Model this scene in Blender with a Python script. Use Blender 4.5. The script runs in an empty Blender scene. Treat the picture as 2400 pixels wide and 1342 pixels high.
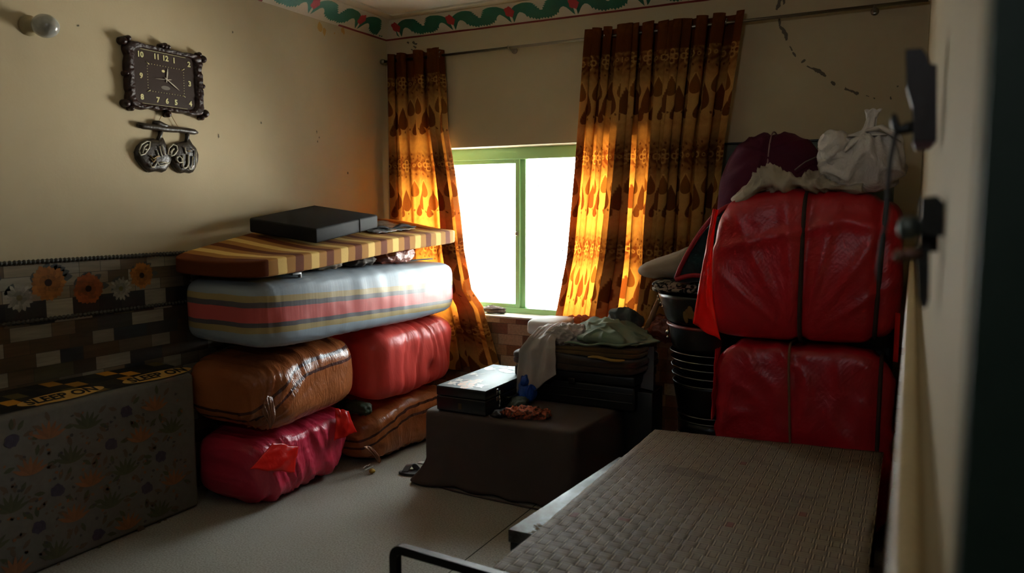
import bpy, bmesh, math, random
import numpy as np
from mathutils import Vector, Matrix, noise
from mathutils.geometry import tessellate_polygon
random.seed(7)
S = bpy.context.scene
COL = S.collection

# ------------------------------------------------------------------ camera
FPX, PITCH, YAW = 1780.0, math.radians(5.806), math.radians(27.717)
CAM = Vector((0, 0, 1.6))
Fv = Vector((-math.sin(YAW)*math.cos(PITCH), math.cos(YAW)*math.cos(PITCH), -math.sin(PITCH)))
Rv = Vector((math.cos(YAW), math.sin(YAW), 0))
Uv = Rv.cross(Fv)
cd = bpy.data.cameras.new('camera'); cam = bpy.data.objects.new('camera', cd); COL.objects.link(cam)
cd.sensor_width = 36; cd.lens = FPX/2400*36; cd.clip_start = .02
cd.dof.use_dof = True; cd.dof.focus_distance = 4.9; cd.dof.aperture_fstop = 2.6
m = Matrix((Rv, Uv, -Fv)).transposed().to_4x4(); m.translation = CAM
cam.matrix_world = m
S.camera = cam
def at(px, py, axis, val):
    """where the sight line of a measured point meets a real plane of the room"""
    d = Fv + (px-1200)/FPX*Rv + (671-py)/FPX*Uv
    return CAM + d*((val-CAM[axis])/d[axis])

# ------------------------------------------------------------------ colour / nodes
def lin(c):
    def f(v):
        v /= 255.0
        return v/12.92 if v <= .04045 else ((v+.055)/1.055)**2.4
    return (f(c[0]), f(c[1]), f(c[2]), 1)

class G:
    def __init__(s, name):
        s.m = bpy.data.materials.new(name); s.m.use_nodes = True
        s.t = s.m.node_tree; s.t.nodes.clear()
        s.out = s.n('ShaderNodeOutputMaterial')
    def n(s, k, **kw):
        x = s.t.nodes.new(k)
        for a, b in kw.items(): setattr(x, a, b)
        return x
    def put(s, sock, v):
        if v is None: return
        if hasattr(v, 'is_linked') or isinstance(v, bpy.types.NodeSocket): s.t.links.new(v, sock)
        else: sock.default_value = v
    def ma(s, op, a, b=None, c=None):
        x = s.n('ShaderNodeMath', operation=op)
        s.put(x.inputs[0], a); s.put(x.inputs[1], b); s.put(x.inputs[2], c)
        return x.outputs[0]
    def mix(s, f, a, b, mode='MIX'):
        x = s.n('ShaderNodeMix', data_type='RGBA', blend_type=mode)
        s.put(x.inputs[0], f); s.put(x.inputs[6], a); s.put(x.inputs[7], b)
        return x.outputs[2]
    def obj(s, scale=(1, 1, 1)):
        tc = s.n('ShaderNodeTexCoord'); mp = s.n('ShaderNodeMapping')
        s.t.links.new(tc.outputs['Object'], mp.inputs['Vector']); mp.inputs['Scale'].default_value = scale
        return mp.outputs[0]
    def noise(s, scale, detail=4, vec=None, rough=.55, dist=0):
        x = s.n('ShaderNodeTexNoise'); x.inputs['Scale'].default_value = scale
        x.inputs['Detail'].default_value = detail; x.inputs['Roughness'].default_value = rough
        x.inputs['Distortion'].default_value = dist
        s.t.links.new(vec if vec is not None else s.obj(), x.inputs['Vector'])
        return x.outputs['Fac']
    def ramp(s, f, stops, const=False):
        x = s.n('ShaderNodeValToRGB'); e = x.color_ramp
        e.interpolation = 'CONSTANT' if const else 'LINEAR'
        while len(e.elements) < len(stops): e.elements.new(1)
        for k, (p, c) in enumerate(stops):
            e.elements[k].position = p; e.elements[k].color = c
        s.put(x.inputs[0], f)
        return x.outputs[0]
    def bump(s, h, strength=.3, dist=.01, normal=None):
        x = s.n('ShaderNodeBump'); x.inputs['Strength'].default_value = strength; x.inputs['Distance'].default_value = dist
        s.put(x.inputs['Height'], h)
        if normal is not None: s.put(x.inputs['Normal'], normal)
        return x.outputs[0]
    def attr(s, name):
        x = s.n('ShaderNodeAttribute'); x.attribute_name = name
        return x
    def bsdf(s, col, rough=.6, metal=0, spec=.5, normal=None, coat=0, sheen=0):
        x = s.n('ShaderNodeBsdfPrincipled')
        s.put(x.inputs['Base Color'], col); s.put(x.inputs['Roughness'], rough); s.put(x.inputs['Metallic'], metal)
        s.put(x.inputs['Specular IOR Level'], spec); s.put(x.inputs['Coat Weight'], coat); s.put(x.inputs['Sheen Weight'], sheen)
        if normal is not None: s.put(x.inputs['Normal'], normal)
        return x.outputs[0]
    def end(s, sh):
        s.t.links.new(sh, s.out.inputs['Surface']); return s.m

def simple(name, rgb, rough=.6, metal=0, spec=.5, var=.25, vs=6, bs=60, bst=.15, bd=.004, stretch=(1, 1, 1), coat=0, sheen=0):
    g = G(name); c = lin(rgb); d = tuple(v*(1-var) for v in c[:3])+(1,)
    f = g.noise(vs, 4, g.obj(stretch))
    nb = g.bump(g.noise(bs, 4, g.obj(stretch)), bst, bd)
    return g.end(g.bsdf(g.mix(f, c, d), rough, metal, spec, nb, coat, sheen))

def plastic(name, rgb, rgb2=None, rough=.3, wr=(3, 14, 9), st=.5, weave=0, glow=0.0):
    """thin crinkled plastic sheet"""
    g = G(name); c = lin(rgb); d = lin(rgb2) if rgb2 else tuple(v*.7 for v in c[:3])+(1,)
    col = g.mix(g.noise(3, 3), c, d)
    h = g.ma('ABSOLUTE', g.ma('SUBTRACT', g.noise(1.0, 5, g.obj(wr), .6, .6), .5))
    nb = g.bump(h, st, .02)
    nb = g.bump(g.noise(55, 3), .12, .004, nb)
    if weave:
        w = g.n('ShaderNodeTexWave', wave_type='BANDS', bands_direction='DIAGONAL'); w.inputs['Scale'].default_value = weave
        w.inputs['Distortion'].default_value = 1.5; w.inputs['Detail'].default_value = 1
        g.t.links.new(g.obj((1, 1, -1)), w.inputs['Vector'])
        nb = g.bump(w.outputs['Fac'], .08, .003, nb)
    sh = g.bsdf(col, rough, 0, .5, nb)
    if glow:
        tr = g.n('ShaderNodeBsdfTranslucent'); g.put(tr.inputs[0], c)
        mx = g.n('ShaderNodeMixShader'); mx.inputs[0].default_value = glow
        g.t.links.new(sh, mx.inputs[1]); g.t.links.new(tr.outputs[0], mx.inputs[2]); sh = mx.outputs[0]
    return g.end(sh)

def colmat(name, rough=.5, spec=.4, grain=(4, 40, 60), gv=.3, bst=.1):
    """colour comes from the pattern stored on the faces, with a fine grain over it"""
    g = G(name); a = g.attr('Col')
    f = g.noise(1.0, 4, g.obj(grain))
    c = g.mix(g.ma('MULTIPLY', f, gv*2), a.outputs['Color'], (0.02, .018, .015, 1))
    return g.end(g.bsdf(c, rough, 0, spec, g.bump(f, bst, .002)))

# ------------------------------------------------------------------ mesh builder
WL = {}
def link(o, parent, root):
    COL.objects.link(o)
    if parent: o.parent = parent
    WL[o.name] = root
class MB:
    def __init__(s): s.V = []; s.F = []; s.MI = []; s.C = []; s.SM = []; s.has_c = False
    def add(s, V, F, mi=0, col=None, sm=True):
        b = len(s.V); s.V += [tuple(v) for v in V]
        for f in F:
            s.F.append([i+b for i in f]); s.MI.append(mi); s.SM.append(sm)
            s.C.append(col if col is not None else (.5, .5, .5, 1))
        if col is not None: s.has_c = True
        return s
    def poly(s, P3, mi=0, col=None):
        tris = tessellate_polygon([[Vector(p) for p in P3]])
        return s.add(P3, [list(t) for t in tris], mi, col, False)
    def box(s, a, b, bev=0, mi=0, col=None, seg=2, sm=False, corners=None):
        bm = bmesh.new(); bmesh.ops.create_cube(bm, size=1)
        for v in bm.verts:
            if corners:
                i = (1 if v.co.x > 0 else 0); j = (1 if v.co.y > 0 else 0); k = (1 if v.co.z > 0 else 0)
                v.co = Vector(corners[i][j][k])
            else:
                v.co = Vector([a[q] if v.co[q] < 0 else b[q] for q in range(3)])
        if bev: bmesh.ops.bevel(bm, geom=bm.edges[:], offset=bev, segments=seg, profile=.5, affect='EDGES')
        bmesh.ops.recalc_face_normals(bm, faces=bm.faces[:])
        bm.verts.index_update()
        s.add([v.co[:] for v in bm.verts], [[v.index for v in f.verts] for f in bm.faces], mi, col, sm or bool(bev)); bm.free()
        return s
    def tube(s, P, r, n=10, mi=0, col=None, closed=False, flat=None):
        P = [Vector(p) for p in P]; V = []; F = []; N = len(P)
        up = None
        for i, p in enumerate(P):
            if closed: t = (P[(i+1) % N]-P[i-1]).normalized()
            else: t = (P[min(i+1, N-1)]-P[max(i-1, 0)]).normalized()
            if up is None:
                a = Vector((0, 0, 1)) if abs(t.z) < .9 else Vector((1, 0, 0))
                up = (a-t*a.dot(t)).normalized()
            else: up = (up-t*up.dot(t)).normalized()
            sd = t.cross(up); rr = r[i] if isinstance(r, (list, tuple)) else r
            for k in range(n):
                q = 2*math.pi*k/n
                ca, sa = math.cos(q)*rr, math.sin(q)*rr
                if flat: ca *= flat[0]; sa *= flat[1]
                V.append(p+up*ca+sd*sa)
        for i in range(N if closed else N-1):
            for k in range(n):
                j = (i+1) % N
                F.append([i*n+k, i*n+(k+1) % n, j*n+(k+1) % n, j*n+k])
        if not closed: F += [list(range(n))[::-1], [(N-1)*n+k for k in range(n)]]
        return s.add(V, F, mi, col)
    def lathe(s, prof, o, ax, n=28, mi=0, col=None):
        ax = Vector(ax).normalized(); o = Vector(o)
        a = Vector((0, 0, 1)) if abs(ax.z) < .9 else Vector((1, 0, 0))
        e1 = (a-ax*a.dot(ax)).normalized(); e2 = ax.cross(e1); V = []; F = []
        for (r, h) in prof:
            for k in range(n):
                q = 2*math.pi*k/n; V.append(o+ax*h+(e1*math.cos(q)+e2*math.sin(q))*r)
        for i in range(len(prof)-1):
            for k in range(n): F.append([i*n+k, i*n+(k+1) % n, (i+1)*n+(k+1) % n, (i+1)*n+k])
        F += [list(range(n))[::-1], [(len(prof)-1)*n+k for k in range(n)]]
        return s.add(V, F, mi, col)
    def grid(s, fn, nu, nv, mi=0, col=None, closed_u=False):
        V = [fn(i/nu, j/nv) for j in range(nv+1) for i in range(nu+1)]
        F = [[j*(nu+1)+i, j*(nu+1)+i+1, (j+1)*(nu+1)+i+1, (j+1)*(nu+1)+i] for j in range(nv) for i in range(nu)]
        return s.add(V, F, mi, col)
    def build(s, name, mats, parent=None, root=None, at0=None, solid=0, attrs=None):
        """parent given: a part, its points relative to the thing's base; else a top-level thing based at its foot"""
        V = np.array(s.V, dtype=np.float64)
        if parent is not None: root = WL[parent.name]
        elif root is None:
            root = Vector(at0) if at0 is not None else Vector(((V[:, 0].min()+V[:, 0].max())/2, (V[:, 1].min()+V[:, 1].max())/2, V[:, 2].min()))
        V = V-np.array(root)
        me = bpy.data.meshes.new(name); me.from_pydata(V.tolist(), [], s.F)
        if not isinstance(mats, (list, tuple)): mats = [mats]
        for mm in mats: me.materials.append(mm)
        me.polygons.foreach_set('material_index', s.MI); me.polygons.foreach_set('use_smooth', s.SM)
        if s.has_c:
            ca = me.color_attributes.new('Col', 'FLOAT_COLOR', 'CORNER')
            arr = np.repeat(np.array(s.C, dtype=np.float32), [len(f) for f in s.F], axis=0)
            ca.data.foreach_set('color', arr.ravel())
        for k, vals in (attrs or {}).items():
            fa = me.attributes.new(k, 'FLOAT', 'POINT'); fa.data.foreach_set('value', np.array(vals, dtype=np.float32))
        me.update()
        o = bpy.data.objects.new(name, me); link(o, parent, root)
        if parent is None: o.location = root
        if solid:
            md = o.modifiers.new('thickness', 'SOLIDIFY'); md.thickness = solid; md.offset = 0
        return o

def thing(name, label, cat, loc, group=None):
    o = bpy.data.objects.new(name, None); COL.objects.link(o); o.location = loc; o.empty_display_size = .1
    WL[o.name] = Vector(loc); tag(o, label, cat, group); return o
def tag(o, label, cat, group=None):
    o['label'] = label; o['category'] = cat
    if group: o['group'] = group
    return o
def struct(o): o['kind'] = 'structure'; return o

def nz(x, y, z): return noise.noise(Vector((x, y, z)))
def ridge(x, y, z, k=2.0): return max(0.0, 1-abs(nz(x, y, z))*2.2)**k

_cube = {}
def cube_sphere(n):
    if n not in _cube:
        bm = bmesh.new(); bmesh.ops.create_cube(bm, size=2)
        bmesh.ops.subdivide_edges(bm, edges=bm.edges[:], cuts=n, use_grid_fill=True)
        bm.verts.index_update()
        _cube[n] = ([v.co.copy() for v in bm.verts], [[v.index for v in f.verts] for f in bm.faces]); bm.free()
    return _cube[n]
def blob(mb, Q, z0, z1, p=5, n=20, disp=None, mi=0, col=None, warp=None, pz=None):
    """rounded soft body filling the four-cornered plan Q (near-left, near-right, far-right, far-left)"""
    Vs, F = cube_sphere(n); out = []; par = []
    Q = [Vector((q[0], q[1], 0)) for q in Q]
    pz = pz or p
    for c in Vs:
        d = (abs(c.x)**p+abs(c.y)**p+abs(c.z)**pz)**(1/p)
        e = Vector((c.x/d, c.y/d, c.z/d))
        u, v, w = (e.x+1)/2, (e.y+1)/2, (e.z+1)/2
        q = Q[0]*(1-u)*(1-v)+Q[1]*u*(1-v)+Q[2]*u*v+Q[3]*(1-u)*v
        a = z0(u, v) if callable(z0) else z0; b = z1(u, v) if callable(z1) else z1
        P = Vector((q.x, q.y, a+(b-a)*w))
        nn = Vector([math.copysign(abs(k)**(p-1), k) for k in e])
        nn = nn.normalized() if nn.length > 1e-6 else Vector((0, 0, 1))
        if disp: P = P+nn*disp(u, v, w, P, nn)
        if warp: P = warp(u, v, w, P)
        out.append(P); par.append((u, v, w))
    mb.add(out, F, mi, col)
    return par
def rect(x0, x1, y0, y1): return [(x0, y0), (x1, y0), (x1, y1), (x0, y1)]

FONT_CACHE = {}
def text(name, s, size, o, ex, ey, mt, parent=None, extr=.0012, bold=.0, root=None, skew=0):
    cu = bpy.data.curves.new('t', 'FONT'); cu.body = s; cu.size = size; cu.align_x = 'CENTER'; cu.align_y = 'CENTER'
    cu.extrude = extr; cu.offset = bold; cu.resolution_u = 3
    to = bpy.data.objects.new('t', cu); COL.objects.link(to)
    dg = bpy.context.evaluated_depsgraph_get(); me = to.evaluated_get(dg).to_mesh()
    ex, ey = Vector(ex), Vector(ey); ez = ex.cross(ey); o = Vector(o)
    V = [o+ex*v.co.x+ey*v.co.y+ez*(v.co.z+extr) for v in me.vertices]; F = [list(f.vertices) for f in me.polygons]
    to.evaluated_get(dg).to_mesh_clear(); bpy.data.objects.remove(to)
    mb = MB(); mb.add(V, F, sm=False)
    return mb.build(name, mt, parent, root)

# ------------------------------------------------------------------ measures of the room
LX, BY, RX, CZ, FY = -3.601, 4.80, .030, 2.99, -.9
WX0, WX1, WZ0, WZ1 = -3.36, -1.52, .832, 2.047       # window opening
RE = .20                                             # depth of the window reveal

# ------------------------------------------------------------------ materials of the room
def wall_mat():
    g = G('wall_paint')
    c = g.mix(g.noise(1.6, 5), lin((194, 180, 149)), lin((178, 162, 131)))
    c = g.mix(g.ma('MULTIPLY', g.noise(9, 6), .25), c, lin((168, 148, 110)))
    return g.end(g.bsdf(c, .72, 0, .25, g.bump(g.noise(70, 5), .12, .004)))
M_wall = wall_mat()
M_ceil = simple('ceiling_paint', (214, 203, 180), .8, spec=.2, var=.12, vs=2)
M_mark = simple('bare_plaster', (104, 97, 82), .9, var=.4, vs=30)
M_stain = simple('yellow_stain', (186, 146, 70), .8, var=.2, vs=20)
M_white = simple('white_gloss', (225, 222, 205), .5, var=.08)
M_tile = colmat('glazed_tile', .32, .45, (60, 6, 60), .35)
M_rope = simple('rope_border', (70, 66, 56), .45, var=.6, vs=60)
M_cream = simple('cream_plaster', (190, 176, 146), .7, var=.15)
def floor_mat():
    g = G('chip_floor')
    f = g.noise(120, 3); f2 = g.noise(2.2, 5)
    c = g.ramp(f, [(.3, lin((112, 110, 104))), (.52, lin((156, 153, 145))), (.75, lin((184, 181, 172)))])
    c = g.mix(g.ma('MULTIPLY', f2, .55), c, lin((112, 102, 86)))
    return g.end(g.bsdf(c, .62, 0, .35, g.bump(g.noise(60, 4), .15, .003)))
M_floor = floor_mat()
M_joint = simple('floor_joint', (40, 38, 32), .9)
M_green = simple('green_window_paint', (158, 206, 150), .4, var=.1, vs=8)
M_dgreen = simple('dark_green_paint', (46, 66, 54), .6, var=.3)
M_ggreen = simple('grey_green_paint', (92, 100, 84), .6, var=.2)
M_red_l = simple('red_line_paint', (128, 34, 30), .6, var=.25, vs=30)
M_leaf = simple('green_leaf_paint', (24, 104, 78), .55, var=.35, vs=12)
M_flow = simple('red_flower_paint', (176, 40, 44), .55, var=.25, vs=25)
M_corn = simple('cornice_paint', (206, 196, 172), .7, var=.15, vs=5)
M_steel = simple('brushed_steel', (150, 142, 130), .3, 1, var=.15, vs=10)
M_chrome = simple('chrome', (215, 215, 210), .15, 1, var=.05)
M_black = simple('black_paint', (22, 23, 22), .45, var=.3, vs=12)

# ------------------------------------------------------------------ floor, ceiling, walls
b = MB(); b.box((LX-.2, FY-.2, -.12), (1.4, BY+.3, 0))
b.box((-1.746, FY, -.01), (-1.740, BY, .0006), mi=1)
b.box((LX, 1.02, -.01), (1.2, 1.026, .0006), mi=1)
struct(b.build('floor', [M_floor, M_joint], at0=(0, 0, 0)))
b = MB(); b.box((LX-.2, FY-.2, CZ), (1.4, BY+.3, CZ+.12))
# plain raised panel line near the edges of the ceiling
for (p, q) in (((LX+.20, FY, CZ-.012), (LX+.23, BY-.20, CZ)), ((LX+.20, BY-.23, CZ-.012), (1.2, BY-.20, CZ))): b.box(p, q)
struct(b.build('ceiling', M_ceil, at0=(0, 0, CZ)))

def splat(mb, plane, cx, cy, rx, ry, mi, n=11, jag=.35, col=None):
    P = []
    for k in range(n):
        q = 2*math.pi*k/n; r = 1+random.uniform(-jag, jag)
        P.append(plane(cx+math.cos(q)*rx*r, cy+math.sin(q)*ry*r))
    mb.poly(P, mi, col)

b = MB(); b.box((LX-.15, FY-.15, 0), (LX, BY+.2, CZ))
pl = lambda y, z: (LX+.0012, y, z)
for (px, py, rx, ry) in ((512, 319, .008, .02), (612, 288, .008, .009), (742, 309, .006, .014), (748, 322, .005, .008), (815, 405, .008, .012), (183, 60, .006, .005), (545, 75, .008, .01), (744, 332, .004, .012)):
    p = at(px, py, 0, LX); splat(b, pl, p.y, p.z, rx*.8, ry*.8, 1, 13, .5)
for (px, py, rx, ry) in ((750, 62, .022, .035), (760, 76, .018, .025), (803, 71, .024, .026), (784, 78, .006, .008)):
    p = at(px, py, 0, LX); splat(b, pl, p.y, p.z, rx, ry, 2)
struct(b.build('wall_left', [M_wall, M_mark, M_stain], at0=(LX, 0, 0)))

b = MB()
x0, x1, y0, y1 = LX-.15, 1.0, BY, BY+RE+.05
W2 = (-1.16, -.10, .95, 2.005)                       # second, closed window
b.box((x0, y0, 0), (WX0, y1, CZ)); b.box((WX0, y0, 0), (WX1, y1, WZ0-.0145)); b.box((WX0, y0, WZ1), (WX1, y1, CZ))
b.box((WX1, y0, 0), (W2[0], y1, CZ)); b.box((W2[1], y0, 0), (x1, y1, CZ))
b.box((W2[0], y0, 0), (W2[1], y1, W2[2])); b.box((W2[0], y0, W2[3]), (W2[1], y1, CZ))
pl = lambda x, z: (x, BY-.0012, z)
def crack(pts, mi=1):
    """a jagged loss of paint: a line of measured points with a half width in pixels"""
    L, Rr = [], []
    n = 0
    for i in range(len(pts)-1):
        (xa, ya, wa), (xb, yb, wb) = pts[i], pts[i+1]
        k = max(2, int(math.hypot(xb-xa, yb-ya)/3))
        nx, ny = -(yb-ya), xb-xa; ll = math.hypot(nx, ny); nx /= ll; ny /= ll
        for j in range(k+(1 if i == len(pts)-2 else 0)):
            t = j/k; x = xa+(xb-xa)*t; y = ya+(yb-ya)*t; w = wa+(wb-wa)*t
            w1, w2 = w*random.uniform(.6, 1.5)+.3, w*random.uniform(.6, 1.5)+.3
            A, B_ = at(x+nx*w1, y+ny*w1, 1, BY), at(x-nx*w2, y-ny*w2, 1, BY)
            L.append(pl(A.x, A.z)); Rr.append(pl(B_.x, B_.z))
    b.poly(L+Rr[::-1], mi)
for c in ([(1826, -6, 4), (1827, 8, 4), (1823, 16, 3), (1819, 23, 2)], [(1836, -6, 2), (1838, 6, 2), (1836, 11, 1)], [(1826, 42, 2), (1828, 55, 2), (1827, 62, 2)],
          [(1828, 62, 2), (1835, 70, 3.5), (1841, 80, 4), (1843, 88, 3), (1843, 95, 1.5)], [(1851, 108, 1), (1857, 119, 1.2)], [(1858, 122, 1.5), (1862, 128, 2), (1865, 133, 1)],
          [(1878, 147, 1.5), (1884, 143, 3), (1888, 140, 1.5)], [(1891, 155, 1), (1902, 160, 1.5), (1910, 163, 3.5), (1921, 168, 4.5), (1930, 174, 3), (1936, 179, 1.5)], [(1948, 191, 2), (1953, 196, 3.5), (1958, 198, 2)],
          [(1980, 207, 2.5), (1990, 212, 2.2), (2000, 215, 2), (2008, 219, 3), (2013, 219, 2)], [(2030, 224, .6), (2037, 226, .6)], [(2047, 229, .8), (2051, 231, 1.6)], [(2087, 226, 1), (2088, 233, 1.8)], [(2102, 203, 1.5), (2106, 202, 1.5)],
          [(954, 99, 1.8), (959, 101, 1.5)], [(967, 98, 2), (973, 103, 2.5), (978, 103, 1)], [(969, 108, 1), (975, 113, 2.2)], [(964, 115, .8), (967, 118, .8)]): crack(c)
struct(b.build('wall_back', [M_wall, M_mark], at0=(0, BY, 0)))
b = MB(); b.box((RX, .5, 0), (RX+.2, BY+.2, CZ)); struct(b.build('wall_right', M_wall, at0=(RX, .5, 0)))
M_fillcut = simple('fill_cutting_dark_paint', (40, 38, 34), .85, var=.2)  # unseen walls behind the camera, coloured dark to lower the bounced light
VX0, VX1, VZ0, VZ1 = -.90, -.45, 2.52, 2.72          # added opening high in the unseen wall behind, lets in fill daylight
b = MB(); b.box((LX-.15, FY-.15, 0), (VX0, FY, CZ)); b.box((VX1, FY-.15, 0), (1.4, FY, CZ)); b.box((VX0, FY-.15, 0), (VX1, FY, VZ0)); b.box((VX0, FY-.15, VZ1), (VX1, FY, CZ)); struct(b.build('wall_front', M_fillcut, at0=(0, FY, 0)))
b = MB(); b.box((1.25, FY, 0), (1.4, .5, CZ)); struct(b.build('wall_side', M_fillcut, at0=(1.25, 0, 0)))
# dark painted door frame at the near end of the right wall
b = MB(); b.box((RX+.002, .485, 0), (.50, .499, CZ), .002); b.box((.50, .44, 0), (1.25, .499, CZ), .004)
struct(b.build('door_1', M_dgreen, at0=(.3, .45, 0)))

# ------------------------------------------------------------------ painted cornice
def cornice(name, P0, P1, n_in, off, skip=()):
    """sloping band from the wall (low) to the ceiling (high) with a painted garland and a red line"""
    P0, P1 = Vector(P0), Vector(P1); d = (P1-P0); L = d.length; d.normalize(); n_in = Vector(n_in)
    lo, hi, dep = 2.868, 2.985, .115
    slope = Vector((0, 0, hi-lo))+n_in*dep; nrm = (n_in*(hi-lo)-Vector((0, 0, dep))).normalized()
    def q(s, t, h=0.0): return P0+d*s+Vector((0, 0, lo))+slope*t+nrm*h
    mb = MB()
    up = Vector((0, 0, 1))
    a, c = q(0, 0), q(L, 0); e, f = q(0, 1), q(L, 1)
    # solid wedge
    back0, back1 = P0+Vector((0, 0, CZ)), P1+Vector((0, 0, CZ))
    e2, f2 = e.copy(), f.copy(); e2.z = CZ; f2.z = CZ
    mb.add([a, c, f, e, e2, f2, back1, back0], [[0, 1, 2, 3], [3, 2, 5, 4], [0, 3, 4, 7], [1, 6, 5, 2], [4, 5, 6, 7], [0, 7, 6, 1]], 0, None, False)
    def strip(s0, s1, t0, t1, mi, h=.0012):
        k = max(2, int((s1-s0)/.03)); lo_, hi_ = [], []
        for i in range(k+1):
            s = s0+(s1-s0)*i/k
            lo_.append(q(s, t0+.012*nz(s*9, 1, mi), h)); hi_.append(q(s, t1+.014*nz(s*7, 5, mi), h))
        mb.poly(lo_+hi_[::-1], mi)
    gaps = list(skip); s = .0
    for (g0, g1) in gaps+[(L, L)]:
        if g0-s > .02: strip(s, g0, .0, .085, 1)
        s = g1
    cell = .475
    leaf = [(.02, .66), (.06, .76), (.11, .85), (.17, .91), (.24, .94), (.31, .94), (.37, .90), (.42, .84), (.395, .80), (.44, .78), (.415, .72), (.46, .70), (.44, .64), (.478, .62), (.47, .55), (.50, .52),
            (.50, .20), (.475, .13), (.455, .19), (.43, .10), (.405, .18), (.38, .12), (.36, .21), (.335, .16), (.32, .26), (.29, .20), (.275, .33), (.25, .29), (.235, .42), (.20, .52), (.16, .55), (.12, .48), (.085, .36), (.05, .22), (.02, .12)]
    k = int(L/cell)+2
    for i in range(-1, k):
        s0 = off+i*cell
        for mir in (0, 1):
            P = []; ok = True
            for (x, t) in leaf:
                xx = s0+(x if not mir else 1-x)*cell
                if xx < .012 or xx > L-.012: xx = min(max(xx, .012), L-.012)
                P.append(q(xx, t+.02*nz(xx*40, t*9, i), .0012))
            if (max((p-P[0]).length for p in P)) < .05: continue
            if name == 'trim_2' and i in (3,): continue
            mb.poly(P if not mir else P[::-1], 2)
        fl = []
        if .05 < s0 < L-.05:
            for j in range(14):
                a_ = 2*math.pi*j/14; r = 1+.14*math.cos(5*a_)
                fl.append(q(s0+math.cos(a_)*.036*r, .62+math.sin(a_)*.24*r, .002))
            mb.poly(fl, 3)
    return struct(mb.build(name, [M_corn, M_red_l, M_leaf, M_flow], at0=P0))
cornice('trim_1', (LX, BY, 0), (1.0, BY, 0), (0, -1, 0), .145)
cornice('trim_2', (LX, FY, 0), (LX, BY, 0), (1, 0, 0), BY-.375-FY-.475*10, [(BY-1.25-FY, BY-.55-FY)])

# ------------------------------------------------------------------ tiled dado
def mosaic(mb, P, s0, s1, z0, z1, rh, lens, pal, white, seed, th=.0):
    rnd = random.Random(seed); r = 0; z = z0
    while z < z1-.005:
        zt = min(z+rh, z1); s = s0-rnd.uniform(0, .2); k = (r*2) % 5
        while s < s1:
            L = rnd.choice(lens); a, e = max(s, s0), min(s+L, s1)
            if e-a > .004:
                k += 1
                c = white[rnd.randrange(len(white))] if (k+r) % 4 == 0 else pal[rnd.randrange(len(pal))]
                f = rnd.uniform(.85, 1.1); c = (c[0]*f, c[1]*f, c[2]*f, 1)
                g = .0012
                mb.add([P(a+g, z+g), P(e-g, z+g), P(e-g, zt-g), P(a+g, zt-g)], [[0, 1, 2, 3]], 0, c, False)
            s += L
        z += rh; r += 1
DARKP = [lin(c) for c in ((66, 64, 62), (92, 74, 52), (112, 88, 64), (126, 106, 82), (58, 64, 70), (96, 90, 66), (122, 108, 90), (80, 66, 52))]
WHITEP = [lin(c) for c in ((176, 168, 150), (160, 152, 134))]
WARMP = [lin(c) for c in ((150, 104, 70), (176, 136, 96), (128, 88, 62), (160, 118, 84), (140, 96, 72), (186, 150, 112))]
GROUT = lin((70, 64, 54))
def flower(mb, P, cs, cz, R, petal, core, n=22, seed=1, wide=1.0):
    rnd = random.Random(seed)
    for ring, (rr, off) in enumerate(((1.0, 0), (.78, .5), (.5, .25))):
        for k in range(n):
            a = 2*math.pi*(k+off)/n+rnd.uniform(-.05, .05); r1 = R*rr*rnd.uniform(.86, 1.04); w = R*.16*wide
            ca, sa = math.cos(a), math.sin(a); f = rnd.uniform(.7, 1.15)*(1-.16*ring)
            c = (petal[0]*f, petal[1]*f, petal[2]*f, 1); h = .0006+.0002*ring
            pts = [(.12*r1, 0), (.55*r1, w*.8), (.85*r1, w), (r1, 0), (.85*r1, -w), (.55*r1, -w*.8)]
            mb.poly([P(cs+ca*x-sa*y, cz+sa*x+ca*y, h+.00002*k) for x, y in pts], 0, c)
    mb.poly([P(cs+math.cos(t)*R*.2, cz+math.sin(t)*R*.2, .0016) for t in [2*math.pi*k/14 for k in range(14)]], 0, core)
def leafp(mb, P, s, z, L, W, ang, col, h=.0005):
    ca, sa = math.cos(ang), math.sin(ang)
    pts = [(0, 0), (.25*L, W*.7), (.55*L, W), (.85*L, W*.5), (L, 0), (.85*L, -W*.4), (.5*L, -W*.9), (.2*L, -W*.6)]
    mb.poly([P(s+ca*x-sa*y, z+sa*x+ca*y, h) for x, y in pts], 0, col)

TZ1, TZ2 = 1.085, 1.352
DX = LX+.012
b = MB(); b.box((LX, FY, 0), (DX-.001, BY, TZ2), col=GROUT)
P = lambda s, z, h=0: (DX+h, s, z)
mosaic(b, P, .9, BY, 0, TZ1, .0665, (.115, .115, .19), DARKP, WHITEP, 5)
BANDP = [lin(c) for c in ((150, 136, 112), (126, 108, 86), (168, 156, 132), (104, 88, 68))]
mosaic(b, P, .9, BY, TZ1+.09, TZ2, .0585, (.15, .2, .11), BANDP, WHITEP, 9)
LOWP = [lin(c) for c in ((48, 50, 52), (54, 50, 46), (40, 44, 48))]
mosaic(b, P, .9, BY, TZ1, TZ1+.09, .09, (.09, .13), LOWP, WHITEP, 2)
OR1, OR2, WH, LF = lin((186, 118, 50)), lin((172, 92, 42)), lin((176, 170, 156)), lin((80, 86, 84))
dk = lin((40, 26, 16))
k = 0
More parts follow.
